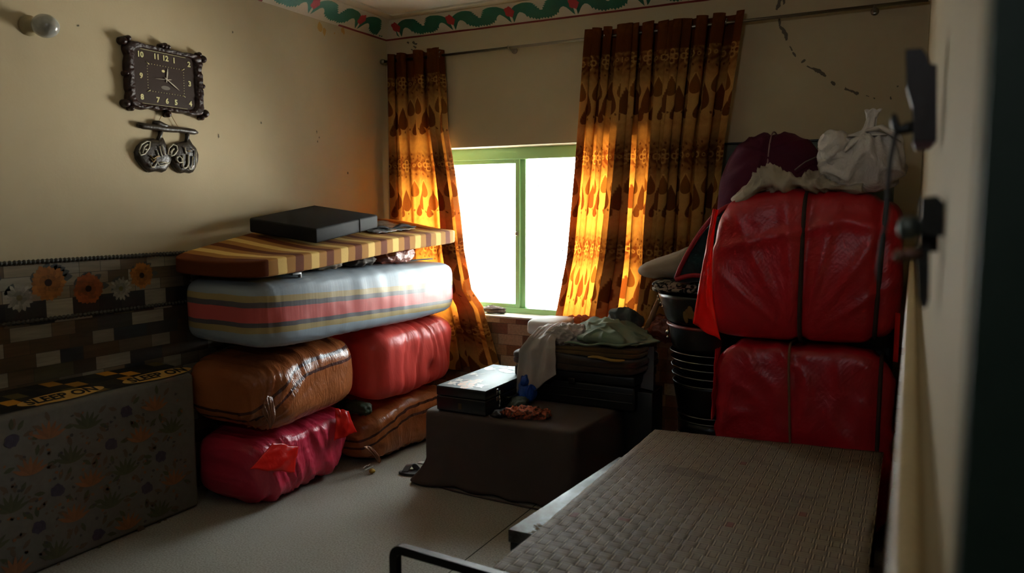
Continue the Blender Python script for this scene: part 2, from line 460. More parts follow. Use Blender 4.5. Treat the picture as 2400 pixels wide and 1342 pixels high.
for (px, py, R, c, co, wd) in ((113, 662, .088, OR1, dk, .9), (207, 676, .08, OR2, dk, 1.1), (332, 645, .072, OR1, dk, .9), (45, 698, .07, WH, lin((120, 110, 70)), .7), (283, 676, .064, WH, lin((120, 110, 60)), .7), (-60, 670, .085, OR2, dk, 1.0)):
    p = at(px, py, 0, DX); zc = min(max(p.z, TZ1+.07), TZ2-.075); k += 1
    for j in range(7):
        a = random.uniform(0, 6.28); leafp(b, P, p.y+math.cos(a)*R*.7, min(max(zc+math.sin(a)*R*.5, TZ1+.03), TZ2-.05), R*.7, R*.22, a*.5, LF)
    flower(b, P, p.y, zc, R, c, co, 22 if c is not WH else 15, k, wd)
for yy in (1.3, 1.55, 3.0, 3.3, 3.6, 3.95, 4.3): flower(b, P, yy, 1.22, .075, OR1 if int(yy*10) % 2 else WH, dk, 20, int(yy*9))
struct(b.build('trim_3', M_tile, at0=(LX, FY, 0)))
def rope(mb, A, B, r, pitch=.021, mi=0):
    A, B = Vector(A), Vector(B); L = (B-A).length; n = int(L/pitch*6)
    mb.tube([A+(B-A)*(i/n) for i in range(n+1)], [r*(.45+.55*abs(math.sin(math.pi*i/6))) for i in range(n+1)], 8, mi)
b = MB(); rope(b, (DX+.004, 1.2, TZ2+.006), (DX+.004, BY, TZ2+.006), .0125); struct(b.build('trim_4', M_rope))
b = MB(); rope(b, (DX+.004, 1.2, TZ1), (DX+.004, BY, TZ1), .0115); struct(b.build('trim_5', M_rope))
# under the window and beside it
b = MB(); b.box((LX+.02, BY-.012, 0), (RX, BY+.001, WZ0-.012), col=GROUT)
P = lambda s, z, h=0: (s, BY-.0128-h, z)
mosaic(b, P, LX+.02, RX, 0, WZ0-.012, .078, (.13, .13, .2), WARMP, [lin((206, 178, 146))], 11)
struct(b.build('trim_6', M_tile, at0=(0, BY, 0)))
b = MB(); b.box((WX0-.05, BY-.02, WZ0-.014), (WX1+.05, BY+RE+.02, WZ0), .003); struct(b.build('trim_7', M_white))
# dado of the right wall: a ledge with a beaded edge
b = MB(); b.box((.010, .5, 0), (RX+.002, BY, 1.345), .002); struct(b.build('trim_8', M_wall, at0=(0, .5, 0)))
b = MB(); rope(b, (.0065, .5, 1.352), (.0065, BY-.02, 1.352), .0115, .0215); struct(b.build('trim_9', simple('glazed_cream_beads', (206, 186, 146), .12, spec=.8, var=.1)))

# ------------------------------------------------------------------ window
YW = BY+RE
def bar(mb, x0, x1, z0, z1, y0, y1, bev=.004, mi=0): mb.box((x0, y0, z0), (x1, y1, z1), bev, mi)
win = bpy.data.objects.new('window_1', None); COL.objects.link(win); win.location = (0, YW, WZ0); WL['window_1'] = Vector((0, YW, WZ0)); struct(win)
b = MB()
zi0, zi1 = .872, 1.965
bar(b, WX0, WX1, zi1-.003, WZ1, YW-.04, YW+.05); bar(b, WX0, WX1, WZ0, zi0, YW-.04, YW+.05)
bar(b, WX0, WX0+.05, zi0, zi1+.008, YW-.04, YW+.05); bar(b, WX1-.05, WX1, zi0, zi1+.008, YW-.04, YW+.05)
bar(b, -2.562, -2.512, zi0, zi1+.004, YW-.009, YW+.045)
b.build('window_frame', M_green, win)
def sash(xa, xb, y0, y1, wl, wr, name):
    b = MB(); t = .032
    bar(b, xa, xa+wl, zi0, zi1, y0, y1); bar(b, xb-wr, xb, zi0, zi1, y0, y1)
    bar(b, xa+wl, xb-wr, zi1-t, zi1, y0, y1); bar(b, xa+wl, xb-wr, zi0, zi0+.028, y0, y1)
    return b.build(name, M_green, win)
s1 = sash(-3.31, -2.548, YW-.034, YW-.010, .03, .034, 'sash')
def frosted():
    g = G('frosted_pane'); t = g.n('ShaderNodeBsdfTranslucent'); g.put(t.inputs[0], (.93, .95, .95, 1))
    gl = g.n('ShaderNodeBsdfGlossy'); gl.inputs['Roughness'].default_value = .2
    mx = g.n('ShaderNodeMixShader'); mx.inputs[0].default_value = .05
    h = g.noise(40, 2); g.put(t.inputs['Normal'], g.bump(h, .1, .002))
    g.t.links.new(t.outputs[0], mx.inputs[1]); g.t.links.new(gl.outputs[0], mx.inputs[2]); return g.end(mx.outputs[0])
def clear_glass():
    g = G('clear_pane'); t = g.n('ShaderNodeBsdfTransparent'); g.put(t.inputs[0], (.95, .97, .96, 1))
    gl = g.n('ShaderNodeBsdfGlossy'); gl.inputs['Roughness'].default_value = .02
    fr = g.n('ShaderNodeFresnel'); fr.inputs[0].default_value = 1.45
    mx = g.n('ShaderNodeMixShader'); g.t.links.new(fr.outputs[0], mx.inputs[0])
    g.t.links.new(t.outputs[0], mx.inputs[1]); g.t.links.new(gl.outputs[0], mx.inputs[2]); return g.end(mx.outputs[0])
b = MB(); b.box((-3.28, YW-.024, zi0+.028), (-2.582, YW-.020, zi1-.032)); b.build('pane', frosted(), s1)
s2 = MB()
bar(s2, -1.60, -1.57, zi0, zi1, YW+.012, YW+.036); s2 = s2.build('sash', M_green, win)
b = MB(); b.box((-2.512, YW+.022, zi0), (-1.60, YW+.025, zi1+.008)); b.build('pane', clear_glass(), s2)
b = MB(); b.lathe([(.012, 0), (.012, .004), (.016, .008), (.013, .016), (.0, .018)], at(1212, 547, 1, YW-.035), (0, -1, 0), 14)
b.build('latch', M_steel, win)
# painted iron grille outside the window
M_grille = simple('black_iron_grille', (9, 9, 9), .7, spec=.1, var=.2)
gr = MB(); YG = YW+.12; t = .0019
def gb(x0, z0, x1, z1): gr.box((min(x0, x1)-t, YG-t, min(z0, z1)-t), (max(x0, x1)+t, YG+t, max(z0, z1)+t))
for z in (1.48, 1.30, .98): gb(WX0, z, WX1, z)
for o in (-2.47, -2.07, -1.67, -2.87, -3.27):
    gb(o, 1.48, o, 1.88); gb(o, 1.88, o-.1, 1.88); gb(o+.09, 1.48, o+.09, 1.77); gb(o, 1.77, o+.09, 1.77); gb(o+.2, 1.48, o+.2, 1.98)
    gb(o, 1.30, o, 1.16); gb(o+.1, 1.30, o+.1, 1.18); gb(o, .98, o, 1.06); gb(o+.2, 1.30, o+.2, .86)
gr.build('window_grille', M_grille, win)
# second window, closed with painted boards
w2 = bpy.data.objects.new('window_2', None); COL.objects.link(w2); w2.location = (-.6, BY, W2[2]); WL['window_2'] = Vector((-.6, BY, W2[2])); struct(w2)
b = MB(); bar(b, W2[0], W2[1], W2[3]-.012, W2[3], BY-.012, BY+.06, .002); b.build('window_frame', M_black, w2)
b = MB(); b.box((W2[0], BY+.004, W2[2]), (W2[1], BY+.05, W2[3]-.012)); b.build('shutter', M_ggreen, w2)

# dark tangle on the sill
M_brown_cl = simple('brown_cloth', (70, 52, 40), .85, var=.4, vs=25)
def tangle(cx, cy, cz, R, H, n, seed, r=.008):
    rnd = random.Random(seed); mb = MB(); pts = []
    for k in range(n*10):
        a = k*.62+rnd.uniform(-.2, .2); rr = R*(.35+.6*abs(math.sin(k*.37)))
        pts.append((cx+math.cos(a)*rr, cy+math.sin(a)*rr*.5, cz+r+H*abs(math.sin(k*.23))*(1-.6*rr/R)))
    mb.tube(pts, r, 6); return mb
o = tangle(-2.72, BY+.085, WZ0, .095, .05, 9, 3, .011).build('cloth_coil', M_brown_cl)
tag(o, 'small dark brown coiled rag lying on the white window sill', 'rag')

# ------------------------------------------------------------------ curtains
def curtain_mat():
    g = G('printed_curtain'); a = g.attr('Col').outputs['Color']
    w = g.noise(1.0, 3, g.obj((260, 260, 90)))
    c = g.mix(g.ma('MULTIPLY', w, .35), a, (.03, .012, .004, 1))
    nb = g.bump(w, .15, .002)
    d = g.n('ShaderNodeBsdfDiffuse'); g.put(d.inputs[0], c); g.put(d.inputs['Normal'], nb)
    sat = g.mix(1.0, c, lin((236, 184, 112)), 'MULTIPLY')
    t = g.n('ShaderNodeBsdfTranslucent'); g.put(t.inputs[0], sat)
    mx = g.n('ShaderNodeMixShader'); mx.inputs[0].default_value = .5
    g.t.links.new(d.outputs[0], mx.inputs[1]); g.t.links.new(t.outputs[0], mx.inputs[2])
    return g.end(mx.outputs[0])
M_curt = curtain_mat()
def cpattern(u, v):
    """woven print: brown bands with ring flowers, tan bands with rows of tear drops; u, v in metres of cloth"""
    tan, dkb, drop, mid = [np.array(lin(c)[:3]) for c in ((228, 174, 98), (108, 56, 28), (112, 50, 22), (166, 96, 40))]
    n1 = .5+.5*np.sin(u*61+np.sin(v*47)*2)*np.sin(v*73+np.sin(u*53)*2)
    per = .6; ph = np.mod(v-.22, per)                      # ring row at ph = 0
    d = np.minimum(ph, per-ph)
    band = np.clip(1.12-d/.15, 0, 1)**.8
    band = np.clip(band*(.72+.42*n1), 0, 1)
    top = np.clip((.20-v)/.03, 0, 1); band = np.maximum(band, top)
    c = tan[None]*(1-band[:, None])+dkb[None]*band[:, None]
    lower = np.clip(1-np.abs(ph-.40)/.06, 0, 1)*.4*n1
    c = c*(1-lower[:, None])+mid[None]*lower[:, None]
    def put(mask, colr, k=1.0):
        mm = (mask*k)[:, None]; c[:] = c*(1-mm)+colr[None]*mm
    def drops(v0, sp, off, H, W, colr, halo=True):
        x = np.mod(u-off, sp)-sp/2; y = ph-v0; t = np.clip(y/H, 0, 1)
        w = W*2.2*np.power(t, 1.25)*np.sqrt(np.clip(1-t, 0, 1))
        ins = (y > 0) & (y < H)
        if halo: put(np.clip((w+.010-np.abs(x))/.004, 0, 1)*ins, tan*1.05, .8)
        put(np.clip((w-np.abs(x))/.0035+.5, 0, 1)*ins, colr, .9)
    drops(.11, .17, .02, .125, .050, mid*.6)
    drops(.17, .17, .105, .165, .060, drop)
    drops(.29, .17, .055, .09, .036, drop*.9, False)
    # ring flowers, brighter rings on the brown band
    x = np.mod(u, .15)-.075; y = np.where(ph > per/2, ph-per, ph)
    for (ox, oy) in ((0, .026), (0, -.026), (.026, 0), (-.026, 0)):
        r = np.sqrt((x-ox)**2+(y-oy)**2)
        put(((r < .021) & (r > .011)).astype(float)*(v > .15), tan*.8, .75)
    x2 = np.mod(u+.075, .15)-.075; r = np.sqrt(x2**2+(y-.0)**2); put(((r < .013) & (r > .006)).astype(float)*(v > .15), tan*.7, .6)
    for (vv, sp, rr) in ((.07, .05, .008), (.345, .06, .008), (.53, .05, .008), (.56, .037, .006)):
        x = np.mod(u+vv*3, sp)-sp/2; y = ph-vv-.012*np.sin(u*40); put((np.sqrt(x*x+y*y) < rr).astype(float), dkb, .8)
    return c
def curtain(name, label, pleats, xl, xr, zt, zb, yc, amp, nu, nv, omega, v_off=0, wob=.02, seed=0, shape=None, warp=None):
    ws = np.array(pleats, float); cum = np.concatenate([[0], np.cumsum(ws)/ws.sum()])
    t = np.linspace(0, 1, nu); ph = np.interp(t, cum, np.arange(len(cum)))*math.pi
    z = np.linspace(0, 1, nv)
    root = Vector((xl(0.5), yc, 0))
    X = np.zeros((nv, nu)); Y = np.zeros((nv, nu)); Z = np.zeros((nv, nu))
    for j, k in enumerate(z):
        zz0, zz1 = zt, zb
        a = xl(k); e = xr(k); A = amp(k)*(shape(t, k)[0] if shape else 1.0); om = omega*(shape(t, k)[1] if shape else 1.0); tt = warp(t, k) if warp else t
        wv = wob*k*np.array([nz(q*6, k*2.2, seed) for q in t])
        phl = ph+.35*k*np.array([nz(q*5, k*1.7, seed+9) for q in t])
        X[j] = a+(e-a)*(tt+om*np.sin(2*phl)/len(pleats)/1.6)+wv*np.minimum(1, 8*t*(1-t))
        cc = np.cos(phl); Y[j] = yc+A*np.sign(cc)*np.abs(cc)**.8*(.8+.2*np.sin(ph*.37+seed))+.010*np.array([nz(q*22, k*5, seed+3) for q in t])
        Z[j] = zt+(zb-zt)*k+(.006*np.sin(ph*.9+1) if True else 0)*(1-k)+.012*k*np.cos(phl)
    s = np.concatenate([[0], np.cumsum(np.hypot(np.diff(X[0]), np.diff(Y[0])))])
    u = np.tile(s*1.0, (nv, 1)); v = np.tile(((z)*(zt-zb)+v_off)[:, None], (1, nu))
    Vn = np.stack([X.ravel()-root.x, Y.ravel()-root.y, Z.ravel()], 1)
    me = bpy.data.meshes.new(name)
    idx = np.arange(nu*nv).reshape(nv, nu)
    q = np.stack([idx[:-1, :-1], idx[1:, :-1], idx[1:, 1:], idx[:-1, 1:]], -1).reshape(-1, 4)
    me.vertices.add(nu*nv); me.vertices.foreach_set('co', Vn.ravel().astype(np.float32))
    me.loops.add(q.size); me.loops.foreach_set('vertex_index', q.ravel().astype(np.int32))
    me.polygons.add(len(q)); me.polygons.foreach_set('loop_start', np.arange(0, q.size, 4, dtype=np.int32))
    me.polygons.foreach_set('use_smooth', np.ones(len(q), bool))
    c = cpattern(u.ravel(), v.ravel()); c = np.concatenate([c, np.ones((len(c), 1))], 1).astype(np.float32)
    ca = me.color_attributes.new('Col', 'FLOAT_COLOR', 'POINT'); ca.data.foreach_set('color', c.ravel())
    me.materials.append(M_curt); me.update(calc_edges=True); me.validate()
    r = thing(name, label, 'curtain', root, 'printed window curtains')
    o = bpy.data.objects.new('curtain_panel', me); link(o, r, root)
    # metal eyelets round the rod
    for i in range(1, len(pleats), 3):
        x = float(np.interp(cum[i]+.5/len(pleats), t, X[0]))
        g = MB(); ring = [(x+.001*math.sin(a), yc+math.cos(a)*.021, 2.705+math.sin(a)*.021) for a in [2*math.pi*k/18 for k in range(18)]]
        g.tube(ring, .004, 6, closed=True); g.build('eyelet', M_chrome, r)
    return r
YC = BY-.085
def pw(pts):
    ks = [p[0] for p in pts]; vs = [p[1] for p in pts]
    return lambda k: float(np.interp(k, ks, vs))
zt, zb = 2.745, .43
kz = lambda z: (zt-z)/(zt-zb)
def shape1(t, k):
    flat = np.exp(-((t-.42)/.24)**6); s = min(1.0, k*1.8)
    return 1-.70*flat*s, 1-.7*flat*s
curtain('curtain', 'narrow brown and amber printed curtain at the left of the window, pushed into the corner', [10, 12, 14, 30, 26, 24, 12, 7, 7, 7, 8],
        lambda k: -3.51, pw([(0, -3.045), (kz(2.18), -3.02), (kz(1.877), -2.965), (kz(1.57), -2.92), (kz(1.3), -2.89), (kz(1.013), -2.83), (kz(.894), -2.735), (1, -2.585)]),
        zt, zb, YC, pw([(0, .042), (.3, .044), (1, .04)]), 440, 700, .75, 0, .02, 2, shape1)
zt2, zb2 = 2.755, .86
k2 = lambda z: (zt2-z)/(zt2-zb2)
def shape2(t, k):
    # flat hanging panels that let the daylight through, and bunched folds between them
    flat = np.exp(-((t-.13)/.085)**4)+np.exp(-((t-.405)/.035)**4)
    bun = np.exp(-((t-.31)/.055)**4)
    s = min(1.0, k*1.25)
    return 1-.80*flat*s+.15*bun*s, 1-.9*flat*s+.5*bun*s
def warp2(t, k):
    s = min(1.0, k*1.2)
    u = np.interp(t, [0, .045, .23, .27, .36, .385, .43, .46, 1], [0, .03, .26, .285, .42, .435, .515, .53, 1])
    return t*(1-s)+u*s
curtain('curtain', 'wide brown and amber printed curtain with tear drop pattern at the right of the window',
        [13, 12, 13, 18, 14, 12, 36, 8, 8, 8, 8, 8, 34, 16, 26, 12, 9, 9, 9, 10, 12, 20, 24, 22, 22, 26, 40],
        pw([(0, -1.932), (k2(1.854), -1.99), (k2(1.284), -2.045), (1, -2.125)]), pw([(0, -.925), (k2(2.01), -1.02), (1, -1.10)]),
        zt2, zb2, YC, pw([(0, .046), (.4, .054), (1, .054)]), 900, 620, .95, 0, .03, 5, shape2, warp2)
r = thing('curtain_rod', 'long thin steel curtain rod running across the back wall above the window', 'curtain rod', (-1.8, YC, 2.705))
b = MB(); b.tube([(LX+.03, YC+.012, 2.70), (-1.8, YC+.012, 2.703), (RX-.01, YC+.012, 2.708)], .0095, 12); b.build('rod', M_steel, r)
for x in (LX+.12, -2.5, -.24):
    b = MB(); b.box((x-.008, YC-.004, 2.685), (x+.008, BY, 2.70), .002); b.lathe([(.022, 0), (.022, .006), (.012, .010)], (x, BY, 2.693), (0, -1, 0), 14); b.tube([(x+.0, YC+.017*math.cos(a), 2.705+.017*math.sin(a)) for a in [math.pi*(.9+k*.16) for k in range(9)]], .004, 6)
    b.build('bracket', M_steel, r)
b = MB(); b.lathe([(.0, -.02), (.016, -.016), (.021, 0), (.016, .014), (.011, .02)], (LX+.03, YC, 2.70), (1, 0, 0), 14); b.build('finial', M_steel, r)

# ------------------------------------------------------------------ wall lamp, clock, hanging
p = at(66, 60, 0, LX)
r = thing('wall_lamp', 'white globe bulb in a plain round holder on the left wall', 'lamp', (LX, p.y, p.z))
ax = Vector((1, 0, -.12))
M_holder = simple('aged_bakelite', (150, 134, 100), .5, var=.15)
M_bulb = simple('opal_glass', (158, 157, 150), .18, var=.04, coat=.5)
b = MB(); b.lathe([(.046, 0), (.046, .012), (.036, .022), (.031, .03), (.03, .062), (.026, .066)], (LX, p.y, p.z), ax); b.build('holder', M_holder, r)
b = MB(); b.lathe([(.022, .06), (.026, .068), (.036, .08), (.047, .10), (.0525, .125), (.05, .15), (.041, .172), (.026, .188), (.010, .195), (0, .196)], (LX, p.y, p.z), ax, 32); b.build('bulb', M_bulb, r)

M_carved = simple('carved_dark_wood', (48, 22, 15), .38, spec=.35, var=.6, vs=30, bs=90, bst=.45, bd=.008)
M_dial = simple('brown_dial', (52, 36, 29), .6, spec=.2, var=.2)
M_num = simple('pale_numeral', (206, 196, 140), .5, var=.08)
M_hand = simple('pale_hand', (190, 180, 160), .4, var=.1)
CY, CZc = 2.822, 2.288
r = thing('wall_clock', 'ornate carved dark wood rectangular clock on the left wall', 'clock', (LX, CY, CZc-.17))
XF = LX+.022
b = MB(); N = 240; rings = []
def outl(t):
    """carved outline: rectangle with swelling scrolls at the corners and a crest on each side"""
    a = 2*math.pi*t; c, s = math.cos(a), math.sin(a); p_ = 7.0
    d = (abs(c)**p_+abs(s)**p_)**(1/p_); y, z = c/d, s/d
    cor = max(0, abs(y*z)-.55)/.45
    yy = y*.232*(1-.05*(1-abs(z))*0+.0)+math.copysign(.022*cor, y); zz = z*.160+math.copysign(.020*cor, z)
    bulge = .010*math.cos(a*2*3+0)*(1 if True else 0)+.006*math.sin(a*11)+.004*math.sin(a*23+1)
    if abs(z) > .97: zz += math.copysign(.014*math.exp(-((y)/.10)**2)+.012*math.exp(-((abs(y)-.62)/.18)**2)-.006, z)
    if abs(y) > .97: yy += math.copysign(.008*math.exp(-((z)/.16)**2)+.010*math.exp(-((abs(z)-.72)/.2)**2)-.006, y)
    f = 1+bulge*.9
    return yy*f, zz*f
for (k, x) in ((1.0, LX), (1.02, LX+.014), (.985, LX+.034), (.93, LX+.044), (.87, LX+.036), (.82, LX+.040), (.76, LX+.030), (.74, XF)):
    ring = []
    for i in range(N):
        y, z = outl(i/N)
        iy, iz = y, z
        w = (1-k)/.26
        if k < 1:
            a = 2*math.pi*i/N; c, s = math.cos(a), math.sin(a); d = (abs(c)**9+abs(s)**9)**(1/9)
            ty, tz = c/d*.186, s/d*.142
            iy = y*(1-w)+ty*w; iz = z*(1-w)+tz*w
        else: iy *= k; iz *= k
        bp = .007*nz(y*55, z*55, k*9) if LX < x and k > .75 else 0
        ring.append((x+bp, CY+iy, CZc+iz))
    rings.append(ring)
V = [p for rg in rings for p in rg]
F = [[i*N+j, i*N+(j+1) % N, (i+1)*N+(j+1) % N, (i+1)*N+j] for i in range(len(rings)-1) for j in range(N)]
b.add(V, F); fr = b.build('frame', M_carved, r)
def knob(y, z, R, x=LX+.03):
    mb = MB(); mb.lathe([(R, -.03), (R*1.05, 0), (R*.8, R*.5), (R*.35, R*.8), (0, R*.85)], (x, y, z), (1, 0, 0), 14); return mb
for (dy, dz, R) in ((0, .178, .016), (0, -.178, .018), (.245, .15, .020), (.245, -.15, .022), (-.245, .16, .020), (-.245, -.15, .02), (.236, 0, .013), (-.236, 0, .013), (.222, .172, .013), (.222, -.175, .014), (-.215, .178, .014), (-.215, -.172, .014), (.02, .176, .012), (-.02, .176, .012)):
    knob(CY+dy, CZc+dz, R).build('carved_boss', M_carved, fr)
b = MB(); b.box((XF-.012, CY-.19, CZc-.146), (XF+.002, CY+.19, CZc+.146)); dial = b.build('dial', M_dial, r)
XD = XF+.0025; eY, eZ = (0, 1, 0), (0, 0, 1)
for (s, y, z) in (('10', -.15, .108), ('11', -.054, .112), ('12', 0, .112), ('1', .054, .110), ('2', .15, .105), ('3', .15, 0), ('4', .15, -.108), ('5', .056, -.112), ('6', 0, -.112), ('7', -.056, -.112), ('8', -.15, -.108), ('9', -.15, 0)):
    text('numeral', s, .038, (XD, CY+y, CZc+z), eY, eZ, M_num, dial, .0006, .0016)
b = MB()
for sgn in (-1, 1):
    for k in range(-6, 7):
        b.box((XD, CY+k*.017-.0016, CZc+sgn*.070-.0022), (XD+.001, CY+k*.017+.0016, CZc+sgn*.070+.0022))
        if abs(k) < 5: b.box((XD, CY+sgn*.112-.002, CZc+k*.014-.0014), (XD+.001, CY+sgn*.112+.002, CZc+k*.014+.0014))
for sy in (-1, 1):
    for sz in (-1, 1):
        b.tube([(XD+.001, CY+sy*.100, CZc+sz*.066), (XD+.001, CY+sy*.118, CZc+sz*.076)], .0022, 5)
for z in (.138, -.138): b.box((XD, CY-.15, CZc+z-.0008), (XD+.0006, CY+.13, CZc+z+.0008))
b.build('dial_marks', M_num, dial)
b = MB(); b.poly([(XD+.0004, CY-.005+math.cos(a)*.028, CZc-.042+math.sin(a)*.011) for a in [2*math.pi*k/20 for k in range(20)]]); b.build('maker_mark', simple('dull_print', (104, 92, 80), .6), dial)
def hand(name, ang, L, w, x, tail=.015):
    a = math.radians(ang); d = Vector((0, math.sin(a), math.cos(a))); s = Vector((0, math.cos(a), -math.sin(a))); o = Vector((x, CY+.002, CZc+.002))
    mb = MB(); P = [o-d*tail-s*w*.6, o-d*tail+s*w*.6, o+d*L*.6+s*w, o+d*L, o+d*L*.6-s*w]
    T = [p+Vector((.0012, 0, 0)) for p in P]; n = 5
    mb.add(P+T, [[4, 3, 2, 1, 0], [5, 6, 7, 8, 9]]+[[i, (i+1) % n, (i+1) % n+n, i+n] for i in range(n)], 0, None, False)
    mb.build(name, M_hand, dial)
hand('hour_hand', 8, .062, .0040, XD+.003); hand('minute_hand', 122, .092, .0032, XD+.005); hand('second_hand', 266, .075, .0010, XD+.007, .0); hand('alarm_hand', 82, .034, .0022, XD+.0015, 0)
b = MB(); b.poly([(XD+.0006, CY-.016+math.cos(a)*.010, CZc+.044+math.sin(a)*.007) for a in [2*math.pi*k/12 for k in range(12)]]); b.build('crescent', M_num, dial)

M_bronze = simple('dark_bronzed_wood', (52, 42, 32), .35, var=.5, vs=35, bs=70, bst=.4, bd=.005)
M_ltr = simple('pale_raised_lettering', (186, 178, 156), .35, var=.3, vs=60)
M_gold = simple('tarnished_gold', (140, 112, 62), .4, .3, var=.4, vs=60)
M_cord = simple('thin_cord', (150, 120, 74), .8)
XP = LX+.014
def wp(px, py, x=XP): return at(px, py, 0, x)
p0 = wp(392, 300)
r = thing('wall_hanging', 'dark wooden hanging with two calligraphy plaques on a branch below the clock', 'wall hanging', (LX, p0.y, p0.z-.2))
b = MB(); pts = [(323, 292), (335, 295), (350, 297), (365, 298), (380, 301), (400, 303), (420, 304), (440, 307), (455, 309), (463, 311)]
b.tube([wp(*q) for q in pts], [.014, .017, .016, .018, .018, .017, .016, .017, .016, .007], 12)
b.tube([wp(360, 288), wp(372, 289), wp(385, 294), wp(402, 300)], [.012, .016, .013, .008], 10); b.build('branch', M_bronze, r)
for (a, c) in (((377, 306), (369, 330)), ((439, 311), (436, 332))):
    b = MB(); q0, q1 = wp(*a), wp(*c); b.tube([q0, (q0+q1)/2+Vector((0, .004, 0)), q1], [.013, .011, .009], 8); b.build('hanger', M_bronze, r)
b = MB(); b.tube([wp(383, 262), wp(372, 284)], .0016, 5); b.build('string', M_cord, r)
b = MB(); b.tube([wp(400, 268), wp(410, 285), wp(418, 298)], .0018, 5); b.build('string', M_cord, r)
def plaque(out, side, depth):
    P = [wp(x, y) for x, y in out]; c = sum(P, Vector())/len(P); n = len(P)
    mb = MB(); V = []
    for (k, x) in ((1, LX+.004), (1.0, LX+.012), (.93, LX+.012+depth*.7), (.7, LX+.012+depth), (.35, LX+.012+depth*1.1)):
        V += [Vector((x, c.y+(q.y-c.y)*k, c.z+(q.z-c.z)*k)) for q in P]
    F = [[i*n+j, i*n+(j+1) % n, (i+1)*n+(j+1) % n, (i+1)*n+j] for i in range(4) for j in range(n)]+[[4*n+j for j in range(n)], [j for j in range(n)][::-1]]
    mb.add(V, F); return mb.build('plaque', M_bronze, r), LX+.013+depth*1.1
lp, xl_ = plaque([(372, 328), (382, 322), (388, 336), (393, 350), (399, 362), (402, 374), (397, 388), (389, 400), (380, 404), (371, 401), (362, 402), (350, 404), (338, 396), (328, 384), (319, 372), (316, 356), (322, 342), (332, 332), (346, 326), (360, 324)], -1, .016)
rp, xr_ = plaque([(436, 330), (443, 324), (450, 336), (459, 346), (465, 362), (464, 378), (459, 392), (453, 403), (445, 406), (434, 404), (424, 406), (414, 401), (405, 390), (399, 378), (396, 362), (398, 350), (404, 340), (414, 334), (426, 332)], 1, .016)
def strokes(par, L, x, mt, w):
    mb = MB()
    for s in L: mb.tube([wp(px, py, x+.004) for px, py in s], w, 6, flat=(1, 1))
    return mb.build('lettering', mt, par)
strokes(rp, [[(458.5, 353), (458.8, 372), (458.5, 388)], [(452, 366), (451, 386), (449, 395), (444, 397), (442, 391), (441.5, 362)], [(441.5, 362), (441, 385), (437, 393), (431, 394), (428, 387), (429, 364)], [(428, 380), (420, 381), (414, 375), (415, 368), (421, 366), (426, 371), (426, 380)], [(433, 345), (436, 360)]], xr_, M_ltr, .0042)
strokes(rp, [[(439, 354), (446, 354)], [(449, 350), (452, 349)]], xr_, M_gold, .003)
strokes(rp, [[(393, 362), (396, 347), (406, 338), (414, 342), (416, 352), (409, 362), (402, 366), (400, 356), (408, 348)], [(396, 360), (400, 366), (404, 352)]], LX+.026, M_ltr, .0042)
strokes(lp, [[(374, 342), (378, 360), (380, 366)], [(380, 340), (385, 358), (388, 364)], [(368, 352), (372, 366)], [(352, 384), (356, 392), (362, 391), (366, 384), (369, 378), (373, 388), (381, 387), (392, 384), (398, 380)], [(374, 382), (384, 380), (394, 382)]], xl_, M_ltr, .0036)
strokes(lp, [[(352, 364), (360, 372), (368, 366), (374, 366)], [(354, 372), (360, 380), (366, 370)]], xl_, M_gold, .0036)
strokes(lp, [[(326, 352), (332, 338), (344, 331), (352, 332), (350, 346), (340, 360), (330, 364), (326, 354)], [(334, 358), (338, 344), (346, 338)], [(338, 350), (344, 350)]], LX+.026, M_ltr, .0042)
b = MB()
for (px, py, R) in ((384, 370, .009), (381, 395, .010)): b.lathe([(R, 0), (R*.8, .004), (0, .006)], wp(px, py, xl_), (1, 0, 0), 12)

# ------------------------------------------------------------------ floral mattress standing on edge
M_flor = colmat('floral_ticking', .75, .2, (30, 30, 30), .2)
M_seam = simple('mattress_piping', (150, 138, 116), .8)
base = lin((108, 103, 95))
r = thing('mattress', 'floral patterned mattress standing on its long edge against the left wall', 'mattress', (-3.46, 1.7, 0))
b = MB(); b.box((0, 0, 0), (1, 1, 1), .022, col=base, seg=4, corners=[[[(-3.588, .95, .004), (-3.585, .95, .80)], [(-3.578, 2.74, .004), (-3.582, 2.74, .775)]], [[(-3.345, .95, .004), (-3.345, .95, .73)], [(-3.345, 2.73, .004), (-3.345, 2.73, .73)]]])
P = lambda s, z, h=0: (-3.3447+h, s, z)
PUR, ORG, OLV, TAN, GRY = lin((66, 58, 72)), lin((136, 90, 58)), lin((78, 78, 56)), lin((100, 82, 66)), lin((74, 68, 68))
rnd = random.Random(4)
for iy in range(10):
    for iz in range(5):
        y = 1.08+iy*.178+(.09 if iz % 2 else 0); z = .065+iz*.138
        if y > 2.62: continue
        kind = (iy+2*iz) % 3
        for k in range(5):
            a = rnd.uniform(0, 6.28); leafp(b, P, y+math.cos(a)*.05, z+math.sin(a)*.05, .05, .011, a, OLV if k % 2 else TAN, .0002+.00005*k)
        col = (PUR, ORG, OLV)[kind]
        if kind == 0:
            for k in range(9):
                a = k*.7; rr = .034*(1-k*.07)
                splat(b, lambda s, q: P(s, q, .0006+.00003*k), y+math.cos(a)*.012, z+math.sin(a)*.012, rr*.7, rr*.7, 0, 9, .25, tuple(c*(1.2-.1*(k % 3)) for c in col[:3])+(1,))
        else:
            for k in range(7):
                a = math.radians(20+k*22); leafp(b, P, y-.02, z-.03, .085, .010, a, tuple(c*(1.15-.1*(k % 3)) for c in col[:3])+(1,), .0006+.00003*k)
        for k in range(9):
            a, d = rnd.uniform(0, 6.28), rnd.uniform(.07, .13); yy, zz = y+math.cos(a)*d, z+math.sin(a)*d*.8
            if .04 < zz < .67 and yy < 2.68: splat(b, lambda s, q: P(s, q, .0004), yy, zz, .008, .007, 0, 6, .5, (GRY, TAN, ORG)[k % 3])
